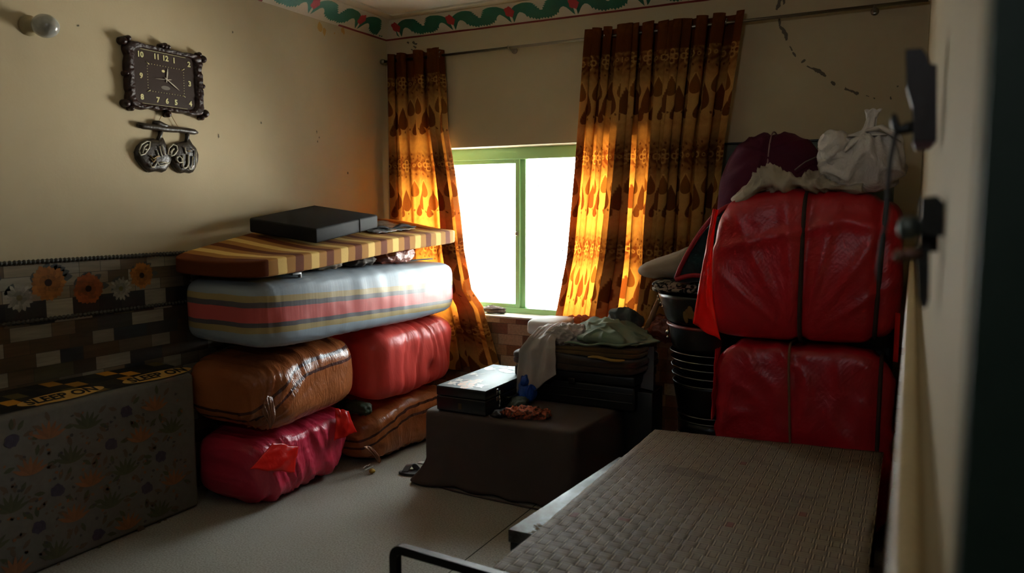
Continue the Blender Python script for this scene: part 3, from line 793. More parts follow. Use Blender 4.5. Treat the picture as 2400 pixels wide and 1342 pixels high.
b.build('ticking', M_flor, r)
# chequered cover on the upper edge with a printed oval
b = MB(); pal = [lin(c) for c in ((206, 140, 44), (28, 26, 22), (96, 82, 44), (44, 38, 28), (168, 116, 40), (22, 22, 20))]
ZT = .7315
def zt_(x, y): return .7318+(.80-.73)*(-3.345-x)/.243*(1-.35*(y-.95)/1.78)+.0045
for i in range(24):
    for j in range(4):
        y = 1.0+i*.07; x = -3.575+j*.052; o = .02*j
        Pz_ = lambda x, y: (x, y, zt_(x, y))
        if y+.07+o+.02 > 2.72: continue
        b.add([Pz_(x, y+o), Pz_(x+.052, y+o+.02), Pz_(x+.052, y+.07+o+.02), Pz_(x, y+.07+o)], [[0, 1, 2, 3]], 0, pal[(i*3+j*2+(i//2)) % 6] if (i+j) % 2 else pal[1 if (i % 3) else 3], False)
b.build('chequered_panel', M_flor, r)
M_yel = simple('yellow_print', (196, 152, 74), .6, var=.1); M_blk = simple('black_print', (20, 18, 16), .6)
for yc_ in (2.06, 2.56):
    c = Vector((-3.405, yc_, zt_(-3.405, yc_)+.0016)); tx = Vector((1, 0, -.07/.243*.8)).normalized()
    b = MB(); b.poly([c+tx*math.cos(a)*.046+Vector((0, math.sin(a)*.20, 0)) for a in [2*math.pi*k/36 for k in range(36)]]); o = b.build('printed_oval', M_yel, r)
    text('lettering', 'SLEEP ON', .076, c+Vector((0, 0, .0012)), (0, 1, 0), -tx, M_blk, o, .0003, .002)

# ------------------------------------------------------------------ stacked bundles by the left wall
def crink(a=.012, f=(4, 9, 2), big=.02, k=2.0, fb=3.2, seed=0):
    def d(u, v, w, P, nn):
        q = P*1.0
        h = a*(ridge(q.x*f[0]+seed, q.y*f[1], q.z*f[2], k)+.5*ridge(q.x*f[0]*2.3, q.y*f[1]*2.1+seed, q.z*f[2]*2.2, k)-.4)
        return h+big*nz(q.x*fb+seed, q.y*fb, q.z*fb)
    return d
M_pink = plastic('rose_red_plastic', (214, 62, 88), (184, 36, 60), .3, (3, 22, 5), .5, glow=.12)
M_pinkf = plastic('thin_red_plastic', (230, 46, 32), (208, 30, 24), .25, (8, 12, 9), .25, glow=.55)
M_red = plastic('red_plastic', (240, 100, 90), (226, 66, 58), .33, (4, 12, 4), .3, glow=.22)
def brown_plastic():
    g = G('brown_plastic'); a = g.attr('sw').outputs['Fac']
    w = g.ma('ADD', a, g.ma('MULTIPLY', g.ma('SUBTRACT', g.noise(5, 3), .5), .10))
    A, D = lin((168, 96, 52)), lin((72, 42, 38))
    c = g.ramp(w, [(0, A), (.50, D), (.545, A), (.66, D), (.71, A)], True)
    c = g.mix(g.noise(4, 4), c, g.mix(.5, c, lin((96, 50, 28))))
    h = g.ma('ABSOLUTE', g.ma('SUBTRACT', g.noise(1.0, 5, g.obj((5, 18, 6)), .6, .5), .5))
    nb = g.bump(g.noise(55, 3), .12, .004, g.bump(h, .6, .02))
    return g.end(g.bsdf(c, .24, 0, .5, nb))
M_brown = brown_plastic()
M_tail = plastic('gathered_clear_plastic', (150, 98, 66), (100, 58, 38), .22, (30, 30, 6), .6)

def bundle(name, label, Q, z0, z1, mt, p=5, n=26, disp=None, sw=None, warp=None, group=None, cat='bundle', body='body'):
    c = sum((Vector((q[0], q[1], 0)) for q in Q), Vector())/4
    zz = z0 if not callable(z0) else z0(.5, .5)
    group = group or {'plastic_bundle': 'plastic wrapped bundles under the striped mattress', 'tarpaulin_bundle': 'red bundles stacked behind the bed', 'folded_blanket': 'folded blankets'}.get(name)
    r = thing(name, label, cat, (c.x, c.y, zz), group)
    mb = MB(); par = blob(mb, Q, z0, z1, p, n, disp, warp=warp)
    o = mb.build(body, mt, r, attrs={'sw': [sw(*q) for q in par]} if sw else None)
    return r, o
def sheet(name, fn, nu, nv, mt, parent, th=.002):
    mb = MB(); mb.grid(fn, nu, nv); return mb.build(name, mt, parent, solid=th)

# lower left, pink red
def pdisp(u, v, w, P, nn):
    s = P.y+.30*P.z; fr = 1 if nn.x > -.2 else .4
    h = .024*(ridge(.4, s*8, P.z*1.1, 2)-.3)+.015*(ridge(4.4, s*17+1, P.z*2.0, 2)-.3)+.007*(ridge(9.1, s*34, P.z*4, 2)-.3)
    return h*fr*(.35 if nn.y < -.6 else 1)+.034*nz(P.x*3, P.y*2.6, P.z*4)+.012*nz(P.x*8, P.y*8, P.z*8)
r, o = bundle('plastic_bundle', 'pink red plastic bundle on the floor at the near left end of the stack', [(-3.54, 2.79), (-2.96, 2.80), (-2.97, 3.58), (-3.52, 3.60)], lambda u, v: .012, lambda u, v: .375+.035*v, M_pink, 4.2, 54, pdisp)
def patch(C, bulge, sd):
    C = [at(px, py, 0, x) for px, py, x in C]
    def f(u, v):
        P = C[0].lerp(C[1], u).lerp(C[3].lerp(C[2], u), v)
        return P+Vector((bulge*math.sin(math.pi*u)*math.sin(math.pi*v)+.006*nz(u*4, v*4, sd)+.004*math.sin(u*9+v*4)*(.3+v), .006*nz(u*5, v*5, sd+2), .006*nz(u*4, v*3, sd+4)))
    return f
sheet('flap', patch([(786, 956, -3.0), (816, 962, -2.96), (836, 1012, -2.925), (784, 1032, -2.945)], .02, 2), 22, 22, M_pinkf, r)
sheet('flap', patch([(640, 1036, -2.955), (700, 1046, -2.945), (690, 1106, -2.925), (586, 1100, -2.93)], .008, 5), 22, 18, M_pinkf, r)
b = MB(); b.tube([(-2.93+.01*nz(k*.7, 0, 0), 3.60+k*.009, .012+.012*abs(nz(k*.6, 2, 0))) for k in range(9)], .004, 5); b.tube([(-2.90+.01*nz(k*.7, 5, 0), 3.58+k*.010, .008+.014*abs(nz(k*.6, 7, 0))) for k in range(9)], .004, 5)
b.build('tie_string', simple('white_string', (190, 186, 176), .8), r)
# lower right, brown striped, mostly behind the trunk
r, o = bundle('plastic_bundle', 'brown striped plastic bundle on the floor, partly behind the cloth covered trunk', [(-3.5, 3.66), (-2.89, 3.63), (-2.86, 4.60), (-3.5, 4.60)], .004, lambda u, v: .30+.06*min(1, v*2.5), M_brown, 5, 32,
              crink(.012, (4, 11, 6), .016, seed=3), lambda u, v, w: w+.30*max(0, 1-v*2.2)**2-.12)
def fan(parent, tip, ends, x, pl, amp):
    """plastic gathered to a knot: a pleated sheet that spreads from the tip"""
    T = at(tip[0], tip[1], 0, x+.010); E_ = [at(px, py, 0, x-.006) for px, py in ends]
    def f(u, v):
        k = u*(len(E_)-1); i = min(int(k), len(E_)-2); e = E_[i].lerp(E_[i+1], k-i)
        P = T.lerp(e, .06+.94*v)
        return P+Vector((amp*math.sin(u*math.pi*pl)*(.35+.65*math.sin(math.pi*min(1, v*1.05)))+.012*math.sin(math.pi*v), 0, .004*nz(u*6, v*3, 4)*v))
    sheet('gathered_end', f, 72, 20, M_tail, parent, .0015)
fan(r, (889, 1086), ((852, 1046), (866, 1044), (876, 1052), (884, 1062), (889, 1074)), -2.860, 12, .006)
b = MB(); b.lathe([(.0, 0), (.017, .002), (.02, .012), (.012, .022), (0, .024)], (-2.84, 3.575, .006), (0, 0, 1), 12)
o = b.build('bottle_cap', simple('mustard_cap', (176, 140, 40), .5)); tag(o, 'small mustard yellow cap on the floor by the brown bundle', 'cap')
M_leafcl = simple('dark_green_cloth', (44, 62, 36), .7, var=.4, vs=20)
b = MB(); blob(b, [(-3.18, 3.615), (-2.92, 3.615), (-2.92, 3.72), (-3.18, 3.72)], .325, .405, 3, 10, crink(.012, (18, 18, 18), .01)); o = b.build('green_rag', M_leafcl); tag(o, 'dark green rag squeezed between the pink and brown bundles', 'rag')
# middle left, brown striped
def bdisp(u, v, w, P, nn):
    dy, dz = P.y-2.80, P.z-.45; an = math.atan2(dz, dy); ds = math.hypot(dy, dz)
    rad = (.020*(ridge(an*3.2, 1, 3, 2)-.35)+.010*(ridge(an*8, 4, 1, 2)-.35))*math.exp(-(ds/.34)**2)
    topf = .012*(ridge(P.y*14, P.z*3, 2, 2)-.3)*max(0, w-.55)*2
    return (rad+topf)*(1 if nn.x > .1 else .4)+.030*nz(P.x*3, P.y*3.2, P.z*3.5)+.007*nz(P.x*10, P.y*10, P.z*10)
def bwarp(u, v, w, P):
    # the near end is gathered and hangs down at the front corner
    k = max(0, 1-v*3.0)*max(0, u-.3)
    return P+Vector((0, .05*k, -.05*k*w))
r, o = bundle('plastic_bundle', 'glossy brown striped plastic bundle under the near half of the striped mattress', [(-3.55, 2.78), (-2.915, 2.76), (-2.935, 3.655), (-3.52, 3.66)], lambda u, v: .418+.015*v, lambda u, v: .80+.05*v+.02*u*0, M_brown, 3.8, 50,
              bdisp, lambda u, v, w: w+.55*max(0, 1-v*2.0)**2-.14, bwarp)
fan(r, (633, 1006), ((613, 968), (617, 945), (627, 926), (638, 930), (645, 960)), -2.924, 11, .005)
# middle right, red
def rdisp(u, v, w, P, nn):
    cr = 0
    for (y0, s, am) in ((3.98, .10, .010), (4.12, .05, .012), (4.27, -.12, .016), (4.34, -.2, .011), (4.45, -.25, .012)):
        d = P.y-(y0+s*(P.z-.6)+.02*math.sin(P.z*11+y0*9)); cr -= am*math.exp(-(d/.010)**2)
    pin = -.03*math.exp(-((P.y-4.27)**2+(P.z-.52)**2)/.0030)
    return (cr+pin)*(1 if nn.x > .3 or nn.z > .3 else .3)+.032*nz(P.x*3, P.y*3.5, P.z*3)+.008*nz(P.x*9, P.y*14, P.z*4)
r, o = bundle('plastic_bundle', 'bright red plastic bundle under the window end of the striped mattress', [(-3.5, 3.72), (-2.86, 3.70), (-2.845, 4.62), (-3.5, 4.62)], lambda u, v: .365+.02*v, lambda u, v: .835+.015*v, M_red, 4.6, 54, rdisp)

# wrapped striped mattress
def wrapped():
    g = G('wrapped_striped_ticking'); a = g.attr('sw').outputs['Fac']
    gy, tn, dk_, rd = lin((148, 160, 170)), lin((166, 146, 98)), lin((92, 88, 92)), lin((196, 88, 84))
    s = g.ma('ADD', a, g.ma('MULTIPLY', g.ma('SUBTRACT', g.noise(9, 2), .5), .05))
    s = g.ma('ADD', g.ma('MULTIPLY', s, .5), .25)
    c = g.ramp(s, [(0, gy), (.25, tn), (.325, dk_), (.385, rd), (.575, dk_), (.645, tn), (.73, gy)], True)
    h = g.noise(1.0, 3, g.obj((6, 60, 3)), .6, .3)
    nb = g.bump(g.noise(90, 2), .06, .002, g.bump(h, .09, .008))
    return g.end(g.bsdf(c, .40, 0, .4, nb))
def mdisp(u, v, w, P, nn):
    h = .008*nz(P.x*5, P.y*4, P.z*5)
    if nn.x > .2: h += .008*(ridge(1, P.y*19, P.z*2.0, 3)-.2)*(.4+.6*abs(nz(3, P.y*3, 1)))
    if nn.z > .3 and u > .6: h += .007*math.sin(P.y*95)*max(0, nz(P.y*3, 1, 4)+.3)*(1-abs(nn.x))*(v < .55)
    return h
QM = [(-3.57, 2.80), (-2.875, 2.745), (-2.825, 4.63), (-3.57, 4.63)]
r, o = bundle('mattress', 'grey mattress with red and tan stripes wrapped in clear plastic, lying on the bundles', QM, lambda u, v: .862+.006*v, lambda u, v: 1.245-.005*v+.015*math.sin(v*3.1)*math.sin(u*3.1), wrapped(), 6.5, 54, mdisp,
              lambda u, v, w: (w-(.27*(1-v)+.13*v))/(.53*(1-v)+.50*v), cat='mattress', body='wrapped_ticking')


# clothes squeezed between the two mattresses
M_dcl = simple('dark_brown_cloth', (64, 50, 36), .8, var=.55, vs=14, bs=40, bst=.3)
M_dcl2 = simple('olive_brown_cloth', (92, 74, 48), .75, var=.6, vs=22, bs=40, bst=.3)
M_rust = plastic('crinkled_rust_wrapper', (150, 78, 58), (92, 44, 34), .35, (14, 18, 14), .8)
M_blkcl = simple('black_cloth', (26, 26, 27), .8, var=.4, vs=14)
def lump(name, label, cat, Q, z0, z1, mt, a=.03, f=14, p=2.8, n=18, group=None, big=.015):
    mb = MB(); blob(mb, Q, z0, z1, p, n, lambda u, v, w, P, nn: a*(ridge(P.x*f, P.y*f, P.z*f, 1.6)-.45)+.4*a*ridge(P.x*f*2.3, P.y*f*2.1, P.z*f*2.6, 1.6)+big*nz(P.x*5, P.y*5, P.z*5))
    return tag(mb.build(name, mt), label, cat, group)
ZM = 1.252
lump('black_cloth', 'black cloth squeezed under the near part of the striped foam mattress', 'cloth', rect(-3.4, -2.93, 2.98, 3.20), ZM, ZM+.045, M_blkcl, .010, big=.004)
lump('crumpled_cloth', 'dark brown crumpled cloth under the middle of the striped foam mattress', 'cloth', rect(-3.4, -2.92, 3.20, 3.52), ZM, ZM+.065, M_dcl2, .018, big=.006)
lump('crumpled_cloth', 'olive brown crumpled cloth under the striped foam mattress, beside the rust wrapper', 'cloth', rect(-3.4, -2.91, 3.52, 3.82), ZM, ZM+.075, M_dcl, .018, big=.006)
lump('crumpled_wrapper', 'rust coloured crinkled wrapper bulging out between the two striped mattresses', 'wrapper', rect(-3.4, -2.90, 3.82, 4.22), ZM, ZM+.105, M_rust, .022, 15, 3, 26, big=.006)
b = MB(); b.box((0, 0, 0), (1, 1, 1), .002, corners=[[[(-2.97, 4.05, ZM+.006), (-2.97, 4.05, ZM+.016)], [(-2.93, 4.38, ZM+.004), (-2.93, 4.38, ZM+.012)]], [[(-2.94, 4.03, ZM+.006), (-2.94, 4.03, ZM+.016)], [(-2.91, 4.37, ZM+.004), (-2.91, 4.37, ZM+.012)]]])
o = b.build('black_strap', M_blkcl); tag(o, 'flat black strap lying on the grey mattress near the window', 'strap')
b = MB(); b.box((-2.945, 3.03, ZM-.004), (-2.915, 3.10, ZM+.010), .003); b.box((-2.93, 3.085, ZM-.02), (-2.912, 3.097, ZM+.0), .002); o = b.build('buckle', simple('worn_grey_plastic', (120, 124, 128), .4)); tag(o, 'small grey buckle poking out below the striped foam mattress', 'buckle')

# striped foam mattress
def foam_mat():
    g = G('striped_foam_cover'); a = g.attr('sw').outputs['Fac']
    D, O, Cc = lin((100, 44, 10)), lin((164, 114, 52)), lin((226, 188, 110))
    fr_ = g.ma('FRACT', g.ma('ADD', a, g.ma('MULTIPLY', g.ma('SUBTRACT', g.noise(14, 2), .5), .04)))
    c = g.ramp(fr_, [(0, D), (.25, O), (.5, Cc), (.75, O)], True)
    c = g.mix(g.ma('MULTIPLY', g.noise(260, 2), .25), c, lin((70, 46, 24)))
    return g.end(g.bsdf(c, .85, 0, .2, g.bump(g.noise(300, 2), .2, .002)))
QF = [(-3.555, 2.77), (-2.875, 2.757), (-2.87, 4.655), (-3.56, 4.66)]
def ftop(u, v):
    zw = float(np.interp(v, [0, .06, .30, .6, 1], [1.350, 1.375, 1.458, 1.50, 1.535])); zf = float(np.interp(v, [0, .25, .6, 1], [1.348, 1.372, 1.425, 1.457]))
    k = u*u*(3-2*u)
    return zw*(1-k)+zf*k-.012*math.sin(math.pi*u)*(1-v)
r, o = bundle('foam_mattress', 'thin foam mattress with brown, tan and cream stripes on top of the stack', QF, lambda u, v: ftop(u, v)-.096, ftop, foam_mat(), 14, 40, lambda u, v, w, P, nn: .004*nz(P.x*6, P.y*6, P.z*9),
              lambda u, v, w: max(.03, (v*1.9-.014)/.2435+.05*math.sin(u*3)*min(1, v*9)), cat='mattress', body='striped_cover')
# black cushion pad
M_pad = simple('black_vinyl', (24, 22, 21), .75, spec=.25, var=.3, vs=5, bs=200, bst=.2, bd=.002)
PADD = .085
def padc(px, py, x): return at(px, py, 0, x)
L_, B_, R_, F_ = padc(583, 510, -3.47), padc(736, 480, -3.50), padc(886, 503, -3.05), padc(740, 536, -3.02)
dn = Vector((0, 0, -PADD))
lo = [c+dn for c in (L_, F_, R_, B_)]
r = thing('seat_cushion', 'thick black square foam pad on top of the striped foam mattress', 'cushion', (lo[0]+lo[2])/2)
b = MB(); b.box((0, 0, 0), (1, 1, 1), .012, seg=3, corners=[[[L_+dn, L_], [B_+dn, B_]], [[F_+dn, F_], [R_+dn, R_]]]); b.build('pad', M_pad, r)
s0 = F_.lerp(R_, .68); b = MB(); dr = (R_-F_).normalized(); ot = dr.cross(Vector((0, 0, 1)))
b.tube([s0+Vector((0, 0, .002)), s0+dn*.5+ot*.003, s0+dn], .004, 5); b.build('seam', M_black, r)
# clear wrapper beside the pad
M_clear = plastic('clear_wrapper', (172, 178, 182), (120, 126, 130), .2, (14, 14, 14), .8)
def wf(u, v):
    p = Vector((-3.34+.30*v, 3.98+.42*u-.05*v, 0)); p.z = ftop((p.x+3.55)/.68, (p.y-2.77)/1.88)+.010+.018*abs(nz(u*5, v*6, 4))+.008*nz(u*14, v*13, 1); return p
mb = MB(); mb.grid(wf, 26, 20); o = mb.build('plastic_wrapper', M_clear, solid=.002); tag(o, 'crumpled clear plastic wrapper beside the black pad on the striped foam mattress', 'wrapper')
mb = MB(); mb.tube([Vector((-3.13+.03*k*.2, 4.0+k*.045, ftop(.62+.006*k, .66+k*.024)+.022+.01*math.sin(k*1.3))) for k in range(10)], [.012, .016, .02, .013, .010, .018, .022, .018, .012, .006], 8, flat=(.6, 1)); o = mb.build('black_cloth_strip', M_blkcl); tag(o, 'narrow black cloth strip lying in the clear wrapper by the black pad', 'cloth')

# ------------------------------------------------------------------ middle of the room
M_cover = simple('dark_brown_cover', (74, 62, 57), .85, var=.25, vs=8, bs=90, bst=.2)
def cdisp(u, v, w, P, nn):
    low = max(0, 1-w*2.2)
    h = .012*nz(P.x*7, P.y*7, P.z*2)*low+.004*nz(P.x*4, P.y*4, P.z*4)
    if nn.z < .5: h += .010*math.sin(P.x*26+P.y*21)*low
    return h
def cwarp(u, v, w, P):
    k = max(0, 1-w/.35)**1.5; c = max(0, 1-u/.22)*max(0, 1-v/.5)
    P = P+Vector((-.10*k*c, -.06*k*c, 0)); P.y -= .022*k*(1-v); P.x -= .02*k*(1-u); P.z = max(P.z, .003); return P
r, o = bundle('storage_trunk', 'low trunk hidden under a dark brown cloth in the middle of the room', [(-2.47, 3.58), (-1.505, 3.565), (-1.44, 4.48), (-2.45, 4.50)], .003, .45, M_cover, 22, 44, cdisp, warp=cwarp, cat='trunk', body='cloth_cover')
b = MB(); b.tube([at(px, py, 2, .006)+Vector((0, .006, 0)) for px, py in ((1010, 1135), (1060, 1150), (1130, 1166), (1200, 1181), (1260, 1194), (1320, 1207))], .006, 6); b.build('hem', M_cover, r)
# little suitcase
M_case = simple('black_leatherette', (20, 22, 24), .33, var=.3, vs=20, bs=200, bst=.2, bd=.002)
M_casetop = simple('dark_teal_lid', (84, 104, 110), .5, var=.25, vs=10, bs=150, bst=.1)
r = thing('suitcase', 'small black suitcase with a flower printed lid on the cloth covered trunk', 'suitcase', (-2.21, 3.9, .452))
X0, X1, Y0, Y1, Z0, Z1 = -2.378, -2.052, 3.59, 4.26, .4525, .595
b = MB(); b.box((X0, Y0, Z0), (X1, Y1, Z0+.085), .008); b.build('body', M_case, r)
b = MB(); b.box((X0, Y0, Z0+.088), (X1, Y1, Z1-.003), .006); lid = b.build('lid', M_case, r)
fm = colmat('painted_flowers', .4, .4, (40, 40, 40), .2)
b = MB(); b.box((X0+.002, Y0+.002, Z1-.004), (X1-.002, Y1-.002, Z1), .0015, mi=1, col=(.1, .1, .1, 1)); Pz = lambda s, q, h=0: (s, q, Z1+.0006+h)
for (px, py, R, c) in ((1098, 897, .050, (204, 166, 140)), (1095, 905, .036, (196, 146, 110)), (1060, 897, .024, (190, 186, 180)), (1075, 890, .02, (206, 204, 196)), (1116, 893, .034, (202, 172, 150)), (1125, 904, .022, (170, 178, 178)), (1110, 876, .02, (196, 198, 196)), (1145, 862, .026, (210, 212, 210))):
    p = at(px, py, 2, Z1)
    if X0+.02 < p.x < X1-.02:
        for k in range(6):
            a = k*1.047; splat(b, lambda s, q: Pz(s, q, .00005*k), p.x+math.cos(a)*R*.5, p.y+math.sin(a)*R*.9, R*.5, R*.8, 0, 9, .2, tuple(q*(1.1-.05*k) for q in lin(c)[:3])+(1,))
    for k in range(4): leafp(b, Pz, min(max(p.x, X0+.06), X1-.06), p.y, .06, .009, k*1.5+R*40, lin((150, 160, 156)))
for k in range(14): splat(b, lambda s, q: Pz(s, q, .00004*k), random.uniform(X0+.05, X1-.05), random.uniform(Y1-.18, Y1-.02), .035, .03, 0, 9, .4, lin((196, 204, 206)))
b.build('lid_panel', [fm, M_casetop], lid)
for yy in (3.72, 4.03):
    b = MB(); b.box((X1-.001, yy-.012, Z0+.098), (X1+.006, yy+.012, Z0+.13), .002); b.box((X1-.001, yy-.010, Z0+.058), (X1+.005, yy+.010, Z0+.085), .002)
    b.build('latch', M_chrome, r)
b = MB()
for k in range(7):
    c = Vector((X1+.010, 3.735+.004*math.sin(k*2), Z0+.108-k*.013)); b.tube([c+Vector((.003*math.sin(a) if k % 2 else 0, .004*math.cos(a)+(0 if k % 2 else .003*math.sin(a)), .008*math.sin(a))) for a in [2*math.pi*j/10 for j in range(10)]], .0016, 5, closed=True)
b.build('chain', M_chrome, r)
b = MB(); b.tube([(X1+.002, 3.82, Z0+.06), (X1+.022, 3.825, Z0+.056), (X1+.026, 3.88, Z0+.054), (X1+.022, 3.935, Z0+.056), (X1+.002, 3.94, Z0+.06)], .006, 8); b.build('handle', M_case, r)
for x in (X0+.16,):
    b = MB(); b.box((x-.012, Y0-.003, Z0+.02), (x+.012, Y0+.001, Z0+.055), .002); b.build('corner_fitting', simple('tarnished_brass', (92, 74, 48), .4, .6), r)

# slippers, white sheet, stick, scarf, blue bag, rag
r = thing('sandal', 'dark grey sandal on the floor at the left corner of the cloth covered trunk', 'sandal', (-2.60, 3.66, .0))
M_san = simple('grey_rubber', (64, 62, 64), .5, var=.3)
b = MB(); out = []
for k in range(28):
    a = 2*math.pi*k/28; out.append((math.cos(a)*.115, math.sin(a)*.042*(1+.15*math.cos(a))))
V = [(-2.60+x*.8-y*.5, 3.69+x*.4+y, z) for z in (.001, .016) for x, y in out]; F = [[k, (k+1) % 28, 28+(k+1) % 28, 28+k] for k in range(28)]+[list(range(28))[::-1], list(range(28, 56))]
b.add(V, F, sm=False); b.build('sole', M_san, r)
b = MB(); b.grid(lambda u, v: (-2.655+.035*v+.09*(.5-u)*(-.35)+0.0, 3.685+.02*v+(u-.5)*.085, .014+.042*math.sin(math.pi*u)), 12, 6); b.build('strap', simple('grey_strap', (120, 118, 120), .35), r, solid=.005)
b = MB(); b.grid(lambda u, v: (-2.70+.06*u, 3.85+.045*v, .003+.004*math.sin(u*3)+.003*math.sin(v*4)), 8, 8); o = b.build('white_sheet', simple('plain_white', (235, 235, 230), .8), solid=.0015); tag(o, 'small thin white sheet on the floor behind the sandal', 'paper')  # thin white sheet, slightly wavy, flat on the floor
r = thing('walking_stick', 'short white stick lying beside the suitcase on the trunk cloth', 'stick', (-2.0, 3.75, .452))
a, c = at(1137, 967, 2, .466), at(1182, 943, 2, .466)
b = MB(); b.tube([a, a.lerp(c, .5), c], .008, 10); b.build('shaft', simple('white_lacquer', (220, 222, 220), .3), r)
b = MB(); b.tube([c, c+(c-a).normalized()*.06], [.0085, .013], 10); b.build('grip', M_black, r)
def scarf_mat():
    g = G('flowered_scarf'); f = g.noise(26, 3, None, .6, 1.0)
    c = g.ramp(f, [(.25, lin((24, 20, 20))), (.42, lin((70, 40, 32))), (.5, lin((168, 84, 56))), (.58, lin((120, 60, 44))), (.66, lin((60, 62, 60))), (.74, lin((150, 130, 110)))])
    return g.end(g.bsdf(c, .8, 0, .2, g.bump(g.noise(60, 3), .3, .004)))
M_scarf = scarf_mat()
lump('scarf', 'crumpled orange and black flowered scarf on the cloth covered trunk', 'scarf', [(-1.99, 3.60), (-1.74, 3.66), (-1.70, 3.75), (-1.97, 3.72)], .448, .50, M_scarf, .018, 24, 2.6, 26)
lump('scarf_end', 'dark flowered cloth end between the white stick and the orange scarf', 'cloth', rect(-2.035, -1.955, 3.60, 3.70), .449, .482, simple('black_flowered_cloth', (46, 42, 42), .8, var=.6, vs=40), .012, 28, 2.6, 12)
lump('green_cloth', 'small grey green cloth wad beside the blue bag', 'cloth', rect(-2.035, -1.94, 3.80, 3.92), .449, .50, simple('grey_green_cloth', (72, 80, 70), .85, var=.5, vs=30), .014, 26, 2.6, 12)
r = thing('plastic_bag', 'crumpled bright blue plastic bag between the suitcase and the hanging grey cloth', 'bag', (-2.0, 3.97, .452))
M_blue = plastic('blue_plastic', (34, 96, 196), (16, 50, 140), .25, (16, 16, 10), .8, glow=.15)
b = MB(); blob(b, rect(-2.045, -1.93, 3.925, 4.02), .452, .575, 2.4, 18, lambda u, v, w, P, nn: .016*(ridge(P.x*22, P.y*22, P.z*16, 1.6)-.4)); b.build('body', M_blue, r)
b = MB(); blob(b, rect(-2.02, -1.97, 3.94, 3.99), .555, .615, 2.2, 8, lambda u, v, w, P, nn: .010*ridge(P.x*40, P.y*40, P.z*20, 1.6)); b.build('tied_top', M_blue, r)

# dark trunk with folded blankets
M_trunk = simple('black_enamel_trunk', (16, 17, 18), .4, var=.3)
r = thing('storage_trunk', 'black metal trunk standing on the cloth covered trunk, under the folded blankets', 'trunk', (-1.73, 4.28, .452))
b = MB(); b.box((-2.11, 4.06, .4525), (-1.35, 4.47, .59), .010); b.build('body', M_trunk, r)
b = MB(); b.box((-2.115, 4.055, .592), (-1.345, 4.475, .655), .012); b.build('lid', M_trunk, r)
b = MB()
for z in (.50, .55): b.box((-2.10, 4.056, z-.004), (-1.36, 4.062, z+.004), .002)
b.build('ribs', M_trunk, r)
b = MB(); b.box((-1.75, 4.045, .575), (-1.71, 4.057, .615), .003); b.build('hasp', simple('dark_hasp', (70, 66, 60), .4, .8), r)
M_bl1 = simple('dark_brown_blanket', (58, 42, 28), .95, var=.5, vs=9, bs=120, bst=.4, sheen=.2)
M_bl2 = simple('mustard_and_black_blanket', (120, 92, 44), .95, var=.7, vs=7, bs=120, bst=.4, sheen=.2)
def blanket(name, label, Q, z0, z1, mt, p=7, n=22, seed=0, layers=2):
    def d(u, v, w, P, nn):
        h = .010*nz(P.x*6+seed, P.y*6, P.z*9)
        if abs(nn.z) < .6: h -= .010*math.exp(-((w*layers % 1-.0)/.10)**2)+.010*math.exp(-((w*layers % 1-1.0)/.10)**2)
        return h
    r, o = bundle(name, label, Q, z0, z1, mt, p, n, d, cat='blanket', body='folded_cloth'); return r
r = blanket('folded_blanket', 'dark brown folded blanket lying on the black metal trunk', [(-2.15, 4.03), (-1.33, 4.02), (-1.32, 4.49), (-2.12, 4.49)], lambda u, v: .654, lambda u, v: .745+.01*math.sin(u*7), M_bl1, 7, 30, 1, 2)
b = MB()
for (q0, q1, zz) in (((-2.07, 4.05), (-1.42, 4.03), .755), ((-1.62, 4.02), (-1.38, 4.025), .748)):
    pass
b.tube([Vector((-1.62+.22*k/8, 4.025+.004*math.sin(k), .752+.005*math.sin(k*.8))) for k in range(9)], [.006]+[.012]*7+[.006], 8, flat=(.7, 1.3)); b.build('mustard_edge', simple('mustard_edging', (176, 138, 62), .9, var=.3), r)
r = blanket('folded_blanket', 'mustard and black folded blanket under the grey and green cloths', [(-2.09, 4.08), (-1.34, 4.07), (-1.33, 4.49), (-2.08, 4.49)], lambda u, v: .742, lambda u, v: .795+.015*u, M_bl2, 7, 26, 4, 2)
r = thing('pillow', 'white pillow at the window end of the folded blankets', 'pillow', (-2.04, 4.40, .796))
b = MB(); blob(b, [(-2.165, 4.27), (-1.93, 4.26), (-1.90, 4.58), (-2.13, 4.58)], .80, .905, 4.5, 18, lambda u, v, w, P, nn: .006*nz(P.x*9, P.y*9, P.z*9)); b.build('cover', simple('white_pillow_cloth', (214, 212, 208), .85, var=.06), r)
M_grcl = simple('pale_grey_cloth', (172, 164, 158), .85, var=.2, vs=12, bs=160, bst=.25)
M_gncl = simple('sage_green_cloth', (104, 124, 104), .85, var=.25, vs=6, bs=160, bst=.25)
def gcl(u, v):
    # falls over the front of the blankets: v 0 on top, 1 at the hem
    prof = [(4.42, .84), (4.30, .885), (4.16, .875), (4.03, .83), (4.005, .77), (3.995, .68), (3.985, .58), (3.98, .49)]
    k = v*(len(prof)-1); i = min(int(k), len(prof)-2); f = k-i; y = prof[i][0]*(1-f)+prof[i+1][0]*f; z = prof[i][1]*(1-f)+prof[i+1][1]*f
    x0 = float(np.interp(v, [0, .4, .6, 1], [-1.99, -1.99, -2.045, -2.055])); x1 = float(np.interp(v, [0, .4, .6, 1], [-1.80, -1.83, -1.815, -1.80]))
    cut = max(0, v-.5)*2*max(0, u-.25)*.20
    fold = .016*math.sin(u*15+v*3)*(.5+.5*v)+.014*nz(u*5, v*5, 3)
    return Vector((x0+(x1-x0)*u+.01*nz(v*5, u*3, 1), y-fold-.012, z+cut+(.022*abs(nz(u*9, v*9, 5)) if v < .45 else 0)))
mb = MB(); mb.grid(gcl, 40, 60); o = mb.build('draped_cloth', M_grcl, solid=.004); tag(o, 'pale grey cloth draped over the front edge of the folded blankets', 'cloth')
